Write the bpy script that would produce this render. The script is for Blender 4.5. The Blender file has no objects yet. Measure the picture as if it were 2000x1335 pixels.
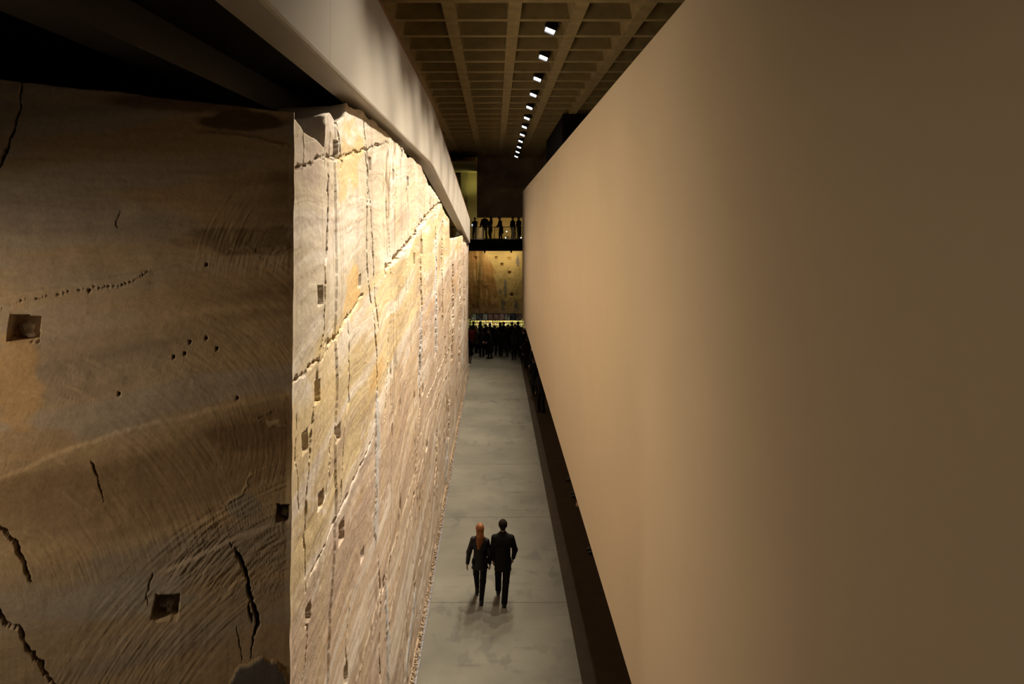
import bpy, bmesh, math, random
import numpy as np
from mathutils import Vector, Matrix

scene = bpy.context.scene
C = scene.collection
random.seed(7)
F = 1490.0                      # focal length in pixels of the 2000 px wide frame
HX, HY = 966.0, 438.0           # vanishing point of the hall in that frame
EYE = 8.0                       # eye height above the hall floor

# ------------------------------------------------------------------ camera
cam = bpy.data.cameras.new('camera'); cam_o = bpy.data.objects.new('camera', cam); C.objects.link(cam_o)
cam.sensor_width = 36.0; cam.sensor_fit = 'HORIZONTAL'; cam.lens = F / 2000 * 36
cam.shift_x = (1000 - HX) / 2000; cam.shift_y = (HY - 667.5) / 2000
cam.clip_start = 0.05; cam.clip_end = 300
cam_o.location = (0, 0, EYE); cam_o.rotation_euler = (math.pi / 2, 0, 0)
scene.camera = cam_o

# ------------------------------------------------------------------ world, exposure, light levels
world = bpy.data.worlds.new('world'); scene.world = world; world.use_nodes = True
world.node_tree.nodes['Background'].inputs[0].default_value = (1.0, 0.85, 0.6, 1)
world.node_tree.nodes['Background'].inputs[1].default_value = 0.0
scene.view_settings.view_transform = 'Standard'; scene.view_settings.look = 'None'
scene.view_settings.gamma = 1.0; scene.view_settings.use_curve_mapping = False
scene.view_settings.exposure = 0.0
LAMP_W = 4000.0                  # each ceiling floodlight
LAMP_COL = (1.0, 0.86, 0.66)
LAMP_HALF = 28.0                # half cone angle, degrees
SIDE_W = 215.0  # floodlight added out of view for the shaded rock face
WASH_W = 230.0                  # lamp added behind the viewer to brighten the near wall                   # SIDE_W is the added lamp left of the frame
BACK_W = 16.0

# ------------------------------------------------------------------ helpers
def tag(o, label=None, cat=None, group=None, kind=None):
    if label: o['label'] = label
    if cat: o['category'] = cat
    if group: o['group'] = group
    if kind: o['kind'] = kind
    return o
def empty(name, loc=(0, 0, 0), rz=0.0):
    o = bpy.data.objects.new(name, None); C.objects.link(o)
    o.empty_display_size = 0.2; o.location = loc; o.rotation_euler = (0, 0, rz)
    return o
def link(name, me, mat=None, parent=None):
    o = bpy.data.objects.new(name, me); C.objects.link(o)
    if mat and not me.materials: me.materials.append(mat)
    if parent: o.parent = parent
    return o
def bm_mesh(name, bm):
    me = bpy.data.meshes.new(name); bm.to_mesh(me); bm.free(); return me
def bm_box(bm, x0, x1, y0, y1, z0, z1, taper=0.0):
    v = [bm.verts.new((x, y, z)) for z, t in ((z0, 0), (z1, taper)) for x, y in ((x0 - t, y0 - t), (x1 + t, y0 - t), (x1 + t, y1 + t), (x0 - t, y1 + t))]
    for f in ((3, 2, 1, 0), (4, 5, 6, 7), (0, 1, 5, 4), (1, 2, 6, 5), (2, 3, 7, 6), (3, 0, 4, 7)):
        bm.faces.new([v[i] for i in f])
def box(name, b, mat, parent=None, bevel=0.0):
    bm = bmesh.new(); bm_box(bm, *b)
    if bevel: bmesh.ops.bevel(bm, geom=bm.edges[:], offset=bevel, segments=2, affect='EDGES', profile=0.6)
    return link(name, bm_mesh(name, bm), mat, parent)
def lathe(prof, n=12):
    bm = bmesh.new(); rings = []
    for r, z in prof:
        rings.append([bm.verts.new((r * math.cos(2 * math.pi * i / n), r * math.sin(2 * math.pi * i / n), z)) for i in range(n)])
    for a, b in zip(rings, rings[1:]):
        for i in range(n): bm.faces.new((a[i], a[(i + 1) % n], b[(i + 1) % n], b[i]))
    bm.faces.new(rings[0][::-1]); bm.faces.new(rings[-1])
    for f in bm.faces: f.smooth = True
    return bm
def struct(o): o['kind'] = 'structure'; return o
def np_mesh(name, V, Q, smooth=False):
    me = bpy.data.meshes.new(name)
    V = np.ascontiguousarray(V, dtype=np.float32); Q = np.ascontiguousarray(Q, dtype=np.int32)
    n = Q.shape[1]
    me.vertices.add(len(V)); me.vertices.foreach_set('co', V.ravel())
    me.loops.add(Q.size); me.loops.foreach_set('vertex_index', Q.ravel())
    me.polygons.add(len(Q)); me.polygons.foreach_set('loop_start', np.arange(0, Q.size, n, dtype=np.int32))
    me.update(calc_edges=True)
    if smooth: me.polygons.foreach_set('use_smooth', np.ones(len(Q), dtype=bool))
    return me

# ------------------------------------------------------------------ materials
MATS = {}
def mat(name, col, rough=0.7, metal=0.0, spec=0.4, emit=None, strength=0.0, noise=None, bump=None, coat=0.0):
    """noise = (scale, amount) colour mottling; bump = (scale, strength)"""
    m = bpy.data.materials.new(name); m.use_nodes = True; MATS[name] = m
    nt = m.node_tree; p = nt.nodes['Principled BSDF']
    p.inputs['Roughness'].default_value = rough; p.inputs['Metallic'].default_value = metal
    p.inputs['Specular IOR Level'].default_value = spec; p.inputs['Coat Weight'].default_value = coat
    p.inputs['Base Color'].default_value = (*col, 1)
    if emit: p.inputs['Emission Color'].default_value = (*emit, 1); p.inputs['Emission Strength'].default_value = strength
    tc = nt.nodes.new('ShaderNodeTexCoord')
    if noise:
        n = nt.nodes.new('ShaderNodeTexNoise'); n.inputs['Scale'].default_value = noise[0]; n.inputs['Detail'].default_value = 5
        r = nt.nodes.new('ShaderNodeValToRGB')
        a = noise[1]
        r.color_ramp.elements[0].position = 0.3; r.color_ramp.elements[0].color = (*[c * (1 - a) for c in col], 1)
        r.color_ramp.elements[1].position = 0.7; r.color_ramp.elements[1].color = (*[min(1, c * (1 + a)) for c in col], 1)
        nt.links.new(tc.outputs['Object'], n.inputs['Vector']); nt.links.new(n.outputs['Fac'], r.inputs['Fac'])
        nt.links.new(r.outputs['Color'], p.inputs['Base Color'])
    if bump:
        n = nt.nodes.new('ShaderNodeTexNoise'); n.inputs['Scale'].default_value = bump[0]; n.inputs['Detail'].default_value = 6
        b = nt.nodes.new('ShaderNodeBump'); b.inputs['Strength'].default_value = bump[1]; b.inputs['Distance'].default_value = 0.02
        nt.links.new(tc.outputs['Object'], n.inputs['Vector']); nt.links.new(n.outputs['Fac'], b.inputs['Height'])
        nt.links.new(b.outputs['Normal'], p.inputs['Normal'])
    return m

M_plaster = mat('wall_plaster', (0.72, 0.62, 0.485), 0.9, spec=0.15, noise=(0.6, 0.02))
M_ramp = mat('parapet_paint', (0.43, 0.395, 0.35), 0.6, spec=0.3, noise=(1.0, 0.03))
M_cap = mat('rust_edge', (0.22, 0.09, 0.03), 0.7, noise=(8, 0.3))
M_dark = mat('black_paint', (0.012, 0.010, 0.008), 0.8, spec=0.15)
M_void = mat('dark_gallery_wall', (0.02, 0.016, 0.012), 0.9, spec=0.1)
M_steel = mat('dark_steel', (0.045, 0.043, 0.04), 0.5, metal=0.3)
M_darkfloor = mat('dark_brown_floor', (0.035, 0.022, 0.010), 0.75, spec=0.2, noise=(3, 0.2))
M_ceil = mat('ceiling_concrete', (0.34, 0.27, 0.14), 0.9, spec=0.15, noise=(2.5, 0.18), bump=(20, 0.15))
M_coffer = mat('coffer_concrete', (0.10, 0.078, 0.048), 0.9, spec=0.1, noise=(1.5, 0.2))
M_conc = mat('far_concrete', (0.50, 0.41, 0.28), 0.9, spec=0.1, noise=(0.9, 0.3), bump=(6, 0.2))
M_green = mat('pale_far_concrete', (0.45, 0.42, 0.20), 0.9, spec=0.1, noise=(1.1, 0.12))
M_tan = mat('tan_gallery_wall', (0.55, 0.40, 0.16), 0.85, spec=0.1, noise=(1.3, 0.25))
M_rail = mat('steel_channel', (0.50, 0.50, 0.55), 0.35, metal=0.9)
M_housing = mat('lamp_housing', (0.012, 0.012, 0.014), 0.5)
M_lens = mat('lamp_lens', (1, 1, 1), 0.4, emit=(1.0, 0.97, 0.95), strength=14.0)
M_stone = [mat('rubble_stone_%d' % i, c, 0.9, spec=0.1, noise=(12, 0.3), bump=(40, 0.3)) for i, c in enumerate(((0.44, 0.35, 0.26), (0.36, 0.28, 0.20), (0.50, 0.42, 0.34)))]
M_bolt = mat('grout_plug', (0.36, 0.32, 0.27), 0.8, noise=(25, 0.4), bump=(40, 0.4))
M_skin = mat('skin', (0.34, 0.19, 0.125), 0.6)
M_leather = mat('black_leather', (0.004, 0.004, 0.005), 0.5, spec=0.3, bump=(30, 0.1))
M_black = mat('black_cloth', (0.008, 0.0075, 0.008), 0.9, spec=0.15)
M_navy = mat('navy_cloth', (0.008, 0.009, 0.016), 0.9, spec=0.15)
M_grey = mat('grey_cloth', (0.10, 0.09, 0.075), 0.9, spec=0.1)
M_red = mat('dark_red_cloth', (0.10, 0.012, 0.010), 0.9, spec=0.1)
M_auburn = mat('auburn_hair', (0.22, 0.075, 0.02), 0.5, noise=(18, 0.35), bump=(60, 0.3))
M_brownhair = mat('brown_hair', (0.012, 0.007, 0.004), 0.8, spec=0.15, noise=(30, 0.3))
M_shoe = mat('black_shoe', (0.008, 0.008, 0.008), 0.45)
M_eye = mat('eye_white', (0.6, 0.6, 0.58), 0.3)

def glass_mat():
    m = bpy.data.materials.new('balustrade_glass'); m.use_nodes = True; nt = m.node_tree
    nt.nodes.remove(nt.nodes['Principled BSDF'])
    t = nt.nodes.new('ShaderNodeBsdfTransparent'); t.inputs[0].default_value = (0.9, 0.93, 0.9, 1)
    g = nt.nodes.new('ShaderNodeBsdfGlossy'); g.inputs['Roughness'].default_value = 0.02
    x = nt.nodes.new('ShaderNodeMixShader'); x.inputs[0].default_value = 0.06
    nt.links.new(t.outputs[0], x.inputs[1]); nt.links.new(g.outputs[0], x.inputs[2])
    nt.links.new(x.outputs[0], nt.nodes['Material Output'].inputs[0]); return m
M_glass = glass_mat()

def floor_mat():
    m = bpy.data.materials.new('polished_concrete'); m.use_nodes = True; nt = m.node_tree; p = nt.nodes['Principled BSDF']
    N = nt.nodes.new; L = nt.links.new
    g = N('ShaderNodeNewGeometry')
    def noise(scale, detail, dist=0.0, sc=(1, 1, 1)):
        mp = N('ShaderNodeMapping'); mp.inputs['Scale'].default_value = sc; L(g.outputs['Position'], mp.inputs['Vector'])
        n = N('ShaderNodeTexNoise'); n.inputs['Scale'].default_value = scale; n.inputs['Detail'].default_value = detail; n.inputs['Distortion'].default_value = dist
        L(mp.outputs[0], n.inputs['Vector']); return n
    n1 = noise(0.55, 3); r1 = N('ShaderNodeValToRGB')
    r1.color_ramp.elements[0].color = (0.118, 0.113, 0.09, 1); r1.color_ramp.elements[1].color = (0.19, 0.182, 0.145, 1)
    r1.color_ramp.elements[0].position = 0.3; r1.color_ramp.elements[1].position = 0.7
    L(n1.outputs['Fac'], r1.inputs['Fac'])
    # grey blotches with a clear outline
    n2 = noise(2.4, 6, 0.3, (1.0, 0.6, 1)); r2 = N('ShaderNodeValToRGB')
    r2.color_ramp.elements[0].position = 0.54; r2.color_ramp.elements[0].color = (0, 0, 0, 1)
    r2.color_ramp.elements[1].position = 0.60; r2.color_ramp.elements[1].color = (1, 1, 1, 1)
    L(n2.outputs['Fac'], r2.inputs['Fac'])
    n3 = noise(0.45, 2); r3 = N('ShaderNodeValToRGB'); r3.color_ramp.elements[0].position = 0.45; r3.color_ramp.elements[1].position = 0.62
    L(n3.outputs['Fac'], r3.inputs['Fac'])
    mu = N('ShaderNodeMath'); mu.operation = 'MULTIPLY'; L(r2.outputs['Color'], mu.inputs[0]); L(r3.outputs['Color'], mu.inputs[1])
    m2 = N('ShaderNodeMath'); m2.operation = 'MULTIPLY'; L(mu.outputs[0], m2.inputs[0]); m2.inputs[1].default_value = 0.5
    mx = N('ShaderNodeMix'); mx.data_type = 'RGBA'; L(m2.outputs[0], mx.inputs[0]); L(r1.outputs['Color'], mx.inputs[6]); mx.inputs[7].default_value = (0.068, 0.065, 0.06, 1)
    n4 = noise(2.6, 5, 0.0, (0.35, 2.2, 1)); r4 = N('ShaderNodeValToRGB'); r4.color_ramp.elements[0].position = 0.6; r4.color_ramp.elements[1].position = 0.74
    L(n4.outputs['Fac'], r4.inputs['Fac'])
    m3 = N('ShaderNodeMath'); m3.operation = 'MULTIPLY'; L(r4.outputs['Color'], m3.inputs[0]); m3.inputs[1].default_value = 0.7
    mx2 = N('ShaderNodeMix'); mx2.data_type = 'RGBA'; L(m3.outputs[0], mx2.inputs[0]); L(mx.outputs[2], mx2.inputs[6]); mx2.inputs[7].default_value = (0.085, 0.078, 0.066, 1)
    L(mx2.outputs[2], p.inputs['Base Color'])
    p.inputs['Roughness'].default_value = 0.55; p.inputs['Specular IOR Level'].default_value = 0.35
    return m
M_floor = floor_mat()

def rock_mat():
    m = bpy.data.materials.new('sandstone'); m.use_nodes = True; nt = m.node_tree; p = nt.nodes['Principled BSDF']
    N = nt.nodes.new; L = nt.links.new
    at = N('ShaderNodeAttribute'); at.attribute_name = 'tint'
    tc = N('ShaderNodeTexCoord')
    n = N('ShaderNodeTexNoise'); n.inputs['Scale'].default_value = 28; n.inputs['Detail'].default_value = 6; n.inputs['Roughness'].default_value = 0.7
    L(tc.outputs['Object'], n.inputs['Vector'])
    mr = N('ShaderNodeMapRange'); mr.inputs[1].default_value = 0.3; mr.inputs[2].default_value = 0.7; mr.inputs[3].default_value = 0.86; mr.inputs[4].default_value = 1.12
    L(n.outputs['Fac'], mr.inputs[0])
    mx = N('ShaderNodeMix'); mx.data_type = 'RGBA'; mx.blend_type = 'MULTIPLY'; mx.inputs[0].default_value = 1.0
    L(at.outputs['Color'], mx.inputs[6]); L(mr.outputs[0], mx.inputs[7])
    L(mx.outputs[2], p.inputs['Base Color'])
    p.inputs['Roughness'].default_value = 0.92; p.inputs['Specular IOR Level'].default_value = 0.12
    n2 = N('ShaderNodeTexNoise'); n2.inputs['Scale'].default_value = 60; n2.inputs['Detail'].default_value = 6
    L(tc.outputs['Object'], n2.inputs['Vector'])
    b = N('ShaderNodeBump'); b.inputs['Strength'].default_value = 0.25; b.inputs['Distance'].default_value = 0.01
    L(n2.outputs['Fac'], b.inputs['Height']); L(b.outputs['Normal'], p.inputs['Normal'])
    return m
M_rock = rock_mat()

# ------------------------------------------------------------------ numpy noise
def _hash(ix, iy, seed):
    h = (ix.astype(np.uint32) * np.uint32(374761393) + iy.astype(np.uint32) * np.uint32(668265263) + np.uint32((seed * 1274126177) & 0xffffffff))
    h = (h ^ (h >> np.uint32(13))) * np.uint32(1274126177)
    h = h ^ (h >> np.uint32(16))
    return h.astype(np.float32) / np.float32(4294967295.0)
def vnoise(x, y, seed=0):
    """smooth value noise in -1..1"""
    x = np.asarray(x, dtype=np.float32); y = np.asarray(y, dtype=np.float32)
    fx = np.floor(x); fy = np.floor(y); ix = fx.astype(np.int32); iy = fy.astype(np.int32)
    u = x - fx; v = y - fy; u = u * u * u * (u * (u * 6 - 15) + 10); v = v * v * v * (v * (v * 6 - 15) + 10)
    a = _hash(ix, iy, seed); b = _hash(ix + 1, iy, seed); c = _hash(ix, iy + 1, seed); d = _hash(ix + 1, iy + 1, seed)
    return ((a + (b - a) * u) * (1 - v) + (c + (d - c) * u) * v) * 2 - 1
def fbm(x, y, octv=4, seed=0, gain=0.5):
    s = 0; a = 1.0; t = 0
    for o in range(octv):
        s = s + a * vnoise(x * 2 ** o + 17.3 * o, y * 2 ** o - 9.1 * o, seed + o * 31); t += a; a *= gain
    return s / t
def sstep(a, b, x):
    t = np.clip((x - a) / (b - a), 0, 1); return t * t * (3 - 2 * t)
def polydist(T, Z, pts):
    """distance of grid points to a polyline, with the relative position along it"""
    best = np.full(T.shape, 1e3, np.float32); par = np.zeros(T.shape, np.float32)
    n = len(pts) - 1
    for i in range(n):
        (x0, y0), (x1, y1) = pts[i], pts[i + 1]
        dx, dy = x1 - x0, y1 - y0; l2 = dx * dx + dy * dy + 1e-9
        t = np.clip(((T - x0) * dx + (Z - y0) * dy) / l2, 0, 1)
        d = np.hypot(T - x0 - t * dx, Z - y0 - t * dy)
        m = d < best; best = np.where(m, d, best); par = np.where(m, (i + t) / n, par)
    return best, par

# ------------------------------------------------------------------ the sandstone cliff
CX, CY = -1.535, 5.85                         # near corner of the cliff in plan
LX, LY = -0.9426, -0.334                      # direction of the return face, away from the corner
def pix_face(px, py):
    k = (px - HX) / F; t = (CY * k - CX) / (-LY * k + LX) if False else (5.85 * k + 1.535) / (0.334 * k - 0.9426)
    Y = CY + LY * t
    return (t, EYE - (py - HY) / F * Y)
def pix_main(px, py):
    Y = F * 1.5 / max(1.0, (HX - px))
    return (Y, EYE - (py - HY) / F * Y)

def lerp_col(a, b, w): return a + (b - a) * w[..., None]
def RGB(*c): return np.array(c, dtype=np.float32)

rows = np.concatenate([np.linspace(0, 0.44, 170, endpoint=False), np.linspace(0.44, 1.0, 430)]).astype(np.float32)
def finish_grid(name, X, Y, Z, capdir, col, ztop):
    """grid (rows, cols) + a rough cap running back from the top edge -> one mesh"""
    nr, nc = X.shape
    capd = (0.05, 0.15, 0.35, 0.7, 1.2, 2.0)
    XX, YY, ZZ, CC = [X], [Y], [Z], [col]
    for i, d in enumerate(capd):
        n = (fbm(X[-1] * 4 + d * 3, Y[-1] * 4 + d * 5, 3, 91) - 1.0) * 0.04 * min(1, d * 4)
        XX.append((X[-1] + capdir[0] * d)[None]); YY.append((Y[-1] + capdir[1] * d)[None]); ZZ.append((Z[-1] + n - 0.01 * d)[None]); CC.append((col[-1] * 0.75)[None])
    X = np.concatenate(XX); Y = np.concatenate(YY); Z = np.concatenate(ZZ); col = np.concatenate(CC)
    nr = X.shape[0]
    idx = np.arange(nr * nc).reshape(nr, nc)
    Q = np.stack([idx[:-1, :-1], idx[:-1, 1:], idx[1:, 1:], idx[1:, :-1]], -1).reshape(-1, 4)
    me = np_mesh(name, np.stack([X, Y, Z], -1).reshape(-1, 3), Q)
    a = me.color_attributes.new('tint', 'FLOAT_COLOR', 'POINT')
    buf = np.ones((nr * nc, 4), np.float32); buf[:, :3] = np.clip(col.reshape(-1, 3), 0.01, 0.95); a.data.foreach_set('color', buf.ravel())
    return me

def carve_line(D, T, Z, pts, width, depth, seed, wob=0.02, vary=0.9, fscale=1.0):
    xs = [p[0] for p in pts]; ys = [p[1] for p in pts]; m = width * 5 + wob * 4
    mask = (T > min(xs) - m) & (T < max(xs) + m) & (Z > min(ys) - m) & (Z < max(ys) + m)
    w = np.zeros_like(D)
    if not mask.any(): return w
    t = T[mask]; z = Z[mask]
    d, par = polydist(t + fbm(t * 5, z * 5, 4, seed, 0.65) * wob * 1.8, z + fbm(t * 5 + 40, z * 5, 4, seed + 1, 0.65) * wob * 1.8, pts)
    tap = sstep(0, 0.14, par) * sstep(1.0, 0.86, par)
    ww = width * np.clip(0.75 + vary * 1.3 * fbm(t * 6, z * 6, 4, seed + 2, 0.7), 0.12, 2.2) * (0.25 + 0.75 * tap)
    g = sstep(1.25, 0.75, d / ww) * (tap > 0)
    g = g * sstep(-0.75, -0.45, fbm(t * 9, z * 9, 2, seed + 3))
    D[mask] -= depth * g
    w[mask] = g
    return w
def carve_hole(D, T, Z, c, hw, hh, depth, rot=0.0):
    dx = T - c[0]; dz = Z - c[1]
    cr, sr = math.cos(rot), math.sin(rot)
    u = np.abs(dx * cr + dz * sr) / hw; v = np.abs(-dx * sr + dz * cr) / hh
    m = sstep(1.05, 0.98, np.maximum(u + 0.10 * fbm(T * 14, Z * 14, 3, int(abs(c[0] * 97))), v + 0.10 * fbm(T * 14 + 9, Z * 14, 3, int(abs(c[1] * 89)))))
    D -= depth * m
    return m

# ---- main lit face: columns follow depth
u = np.arange(391.0, 47.0, -0.62)
Yc = np.concatenate([F * 1.5 / u, np.linspace(47.2, 47.3, 0)]).astype(np.float32)
Yc = np.concatenate([[CY], Yc[(Yc > CY + 0.01) & (Yc < 44.0)], [44.0]]).astype(np.float32)
top_pts = [(5.85, 8.86), (6.1, 8.80), (6.5, 8.77), (6.97, 8.70), (7.02, 9.02), (7.2, 9.07), (7.5, 9.0), (7.8, 9.08), (7.87, 9.24), (8.4, 9.27), (10.4, 9.28), (13.5, 9.17), (15.5, 9.22), (17.7, 8.93), (19, 8.86), (21, 8.62), (24.8, 8.13), (25.3, 7.47), (27.6, 7.46), (36.6, 7.50), (41.4, 7.1), (44, 7.05)]
zt = np.interp(Yc, [p[0] for p in top_pts], [p[1] for p in top_pts]).astype(np.float32)
zt = zt + (0.05 * fbm(Yc * 2.2, Yc * 0, 4, 5) * sstep(5.85, 6.3, Yc)).astype(np.float32)
zt = np.minimum(zt, np.where(Yc < 16.5, 9.29, 9.29 - 0.0927 * (Yc - 16.6))).astype(np.float32)
T = np.repeat(Yc[None], len(rows), 0); Z = (-0.06 + rows[:, None] * (zt[None] + 0.06)).astype(np.float32)
D = np.zeros_like(T)
warp = fbm(T * 0.22, Z * 0.45, 4, 3)
s = Z - 0.10 * (T - 10) + 0.55 * warp                       # bedding coordinate
D += 0.040 * fbm(T * 0.30, Z * 0.35, 3, 11)
led = fbm(T * 0.35, s * 2.6, 3, 12); D += 0.013 * (np.floor(led * 5) / 5 + 0.2 * sstep(0.7, 1.0, (led * 5) % 1.0))     # broken ledges along the bedding
jb = np.floor(T * 0.55 + 0.35 * fbm(T * 0.3, Z * 0.35, 3, 14)); D += 0.030 * (_hash(jb.astype(np.int32), np.zeros_like(jb, dtype=np.int32), 5) - 0.5)   # blocks between the joints
D += 0.005 * fbm(T * 6, Z * 9, 5, 15, 0.65)
D += 0.012 * np.clip(vnoise(T * 1.3, Z * 0.18, 19), 0, 1) ** 2
# slanting saw marks of the excavator
D += 0.002 * fbm((T * 0.5 + Z) * 2.0, (Z - T * 0.5) * 22, 2, 16) * sstep(-0.1, 0.3, fbm(T * 0.8, Z * 0.8, 2, 17))
# colour zones: pink white above line five, cream between, pink tan below line six
z5 = np.interp(T, [5.85, 7.07, 10.35, 13.46, 16.4, 23.3, 44], [6.75, 7.04, 7.43, 7.67, 8.09, 8.75, 9.6]) + 0.10 * fbm(T * 0.9, Z * 0.6, 3, 21)
z6 = np.interp(T, [5.85, 6.55, 7.07, 8.1, 9.27, 9.67, 10.85, 12.7, 15.3, 30, 44], [4.85, 5.05, 5.14, 5.27, 5.40, 5.68, 5.92, 6.08, 6.2, 6.9, 7.2]) + 0.06 * fbm(T * 1.1, Z, 3, 22)
pale, cream, pink = RGB(0.68, 0.61, 0.50), RGB(0.70, 0.58, 0.37), RGB(0.61, 0.49, 0.39)
white, iron, brown, mauve = RGB(0.80, 0.74, 0.68), RGB(0.62, 0.38, 0.13), RGB(0.26, 0.17, 0.08), RGB(0.44, 0.34, 0.30)
col = np.empty(T.shape + (3,), np.float32); col[:] = cream
col = lerp_col(col, pale, sstep(-0.12, 0.12, Z - z5))
col = lerp_col(col, pink, sstep(0.10, -0.15, Z - z6))
col = lerp_col(col, white, 0.95 * np.exp(-((Z - z6 + 0.02) / 0.12) ** 2) * sstep(5.5, 7.5, T))
band = fbm(T * 0.25, s * 4.5, 4, 23)
col = lerp_col(col, mauve, 0.55 * sstep(0.12, 0.55, band))
col = lerp_col(col, white, 0.8 * sstep(-0.12, -0.4, band))
col = lerp_col(col, iron, 0.5 * sstep(0.25, 0.6, fbm(T * 0.4, s * 2.2, 4, 24)) * sstep(0.3, -0.2, np.abs(Z - 6.4) - 1.2))
fine = fbm(T * 0.6, s * 22, 3, 25); col = col * (1 + 0.045 * fine[..., None])
strk = fbm(T * 3.2, Z * 0.35, 3, 26); col = lerp_col(col, cream * 0.95, 0.35 * sstep(0.1, 0.6, strk)); col = lerp_col(col, mauve, 0.3 * sstep(-0.2, -0.6, strk))
def vein(a, w): return np.exp(-(a / w) ** 2)
for (fx, fz, w_, c_, st_, sd) in ((0.35, 3.2, 0.030, brown, 0.35, 131), (0.28, 5.5, 0.04, mauve * 0.8, 0.35, 132), (0.5, 2.0, 0.03, white, 0.8, 133), (0.3, 7.0, 0.06, iron * 0.8, 0.45, 134)):
    n_ = fbm(T * fx, s * fz, 5, sd, 0.55); col = lerp_col(col, c_, st_ * vein(n_, w_) * sstep(-0.3, 0.25, fbm(T * 0.4, Z * 0.6, 3, sd + 50)))
lie = np.sin(s * 30 + 4 * fbm(T * 0.5, Z * 0.8, 3, 141)); col = lerp_col(col, mauve * 0.9, 0.22 * sstep(0.2, 0.9, lie) * sstep(0.05, 0.4, fbm(T * 0.45, Z * 0.7, 2, 142)))
for (fx, fz, w_, st_, sd) in ((2.2, 0.28, 0.03, 0.7, 151), (1.1, 0.2, 0.02, 0.8, 152)):      # thin upright joints
    n_ = fbm(T * fx + 0.15 * warp, Z * fz, 4, sd, 0.6); v_ = vein(n_, w_) * sstep(0.0, 0.3, fbm(T * 0.9, Z * 0.5, 2, sd + 7))
    col = lerp_col(col, brown, st_ * v_ * (0.35 + 0.65 * sstep(7.5, 10, T))); D -= 0.03 * v_ * sstep(8.0, 12.0, T)
# yellow patch above the corner and the bright tongue of iron stained stone
for (cx, cy, rx, ry, c, w) in ((8.1, 8.65, 0.55, 0.33, RGB(0.70, 0.52, 0.25), 0.9), (8.3, 7.25, 0.5, 0.30, RGB(0.78, 0.50, 0.16), 0.8), (7.0, 6.55, 0.5, 0.35, RGB(0.72, 0.56, 0.30), 0.7), (6.4, 8.55, 0.5, 0.25, RGB(0.60, 0.50, 0.45), 0.6)):
    q = ((T - cx) / rx) ** 2 + ((Z - cy) / ry) ** 2 + 2.6 * fbm(T * 1.6, s * 3.0, 5, 27)
    col = lerp_col(col, c, w * 0.8 * sstep(1.2, 0.5, q))
ML = lambda *p: [pix_main(*q) for q in p]
cracks = [  # pixel polyline, width, depth, stain
    (ML((711, 212), (714, 270), (718, 330), (717, 420), (719, 520), (728, 620), (733, 700), (734, 780)), 0.030, 0.07, brown, 0.7),
    (ML((714, 300), (719, 340), (725, 420), (730, 520), (734, 600), (737, 650)), 0.028, 0.06, brown, 0.7),
    (ML((664, 222), (668, 260), (676, 320), (672, 330)), 0.02, 0.04, brown, 0.5),
    (ML((655, 260), (652, 380), (648, 470), (643, 560), (641, 640), (634, 690), (630, 740), (624, 800), (618, 870), (612, 960), (610, 1060), (614, 1150)), 0.030, 0.09, brown, 0.75),
    (ML((611, 240), (611, 290), (608, 330)), 0.012, 0.04, brown, 0.5),
    (ML((683, 628), (682, 700), (684, 780), (677, 830), (673, 930), (670, 1000)), 0.022, 0.05, brown, 0.6),
    (ML((583, 335), (620, 318), (650, 308), (680, 303), (715, 291), (765, 275)), 0.014, 0.03, brown, 0.5),
    (ML((750, 530), (775, 498), (800, 472), (822, 440), (835, 425), (848, 408), (868, 388)), 0.05, 0.08, iron * 0.7, 0.6),
    (ML((640, 680), (665, 650), (690, 610), (712, 570)), 0.03, 0.04, iron * 0.6, 0.5),
    (ML((575, 745), (605, 730), (635, 705), (650, 680)), 0.02, 0.04, iron * 0.6, 0.5),
    (ML((780, 300), (772, 360), (768, 420)), 0.02, 0.02, mauve, 0.4),
    (ML((823, 430), (823, 470), (822, 520), (824, 600), (820, 690), (822, 790), (818, 830)), 0.08, 0.07, brown, 0.45),
    (ML((852, 420), (853, 520), (851, 620), (852, 700)), 0.12, 0.08, brown, 0.4),
    (ML((866, 400), (864, 520), (866, 640)), 0.15, 0.08, brown, 0.4),
    (ML((884, 500), (885, 600), (884, 720)), 0.25, 0.10, brown, 0.35),
    (ML((897, 520), (898, 640), (896, 720)), 0.4, 0.10, brown, 0.3),
    (ML((878, 560), (880, 700), (876, 860)), 0.2, 0.06, brown, 0.35),
    (ML((595, 800), (593, 870), (596, 960), (598, 1000)), 0.010, 0.03, brown, 0.4),
    (ML((653, 850), (650, 930), (640, 985)), 0.015, 0.03, brown, 0.4),
    (ML((757, 650), (752, 760), (748, 820)), 0.03, 0.04, brown, 0.4),
    (ML((729, 850), (700, 925), (665, 1010), (640, 1075), (620, 1125)), 0.012, 0.035, iron * 0.6, 0.5),
    (ML((740, 1080), (744, 1180), (742, 1290), (745, 1335)), 0.03, 0.04, brown, 0.35),
    (ML((690, 1180), (684, 1260), (686, 1335)), 0.02, 0.03, brown, 0.35),
    (ML((815, 850), (812, 930), (806, 1010)), 0.06, 0.05, brown, 0.3),
    (ML((855, 820), (853, 900), (848, 960)), 0.09, 0.05, brown, 0.3),
    (ML((616, 1180), (618, 1250), (612, 1335)), 0.015, 0.03, brown, 0.4)]
for i, (pl, w_, dp, st, sw) in enumerate(cracks):
    g = carve_line(D, T, Z, pl, max(w_ * 0.8, 0.6 * np.mean([p[0] for p in pl]) ** 2 / (F * 1.5)), dp * 1.6, 200 + 5 * i, wob=0.03); col = lerp_col(col, st, sw * g)
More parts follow.
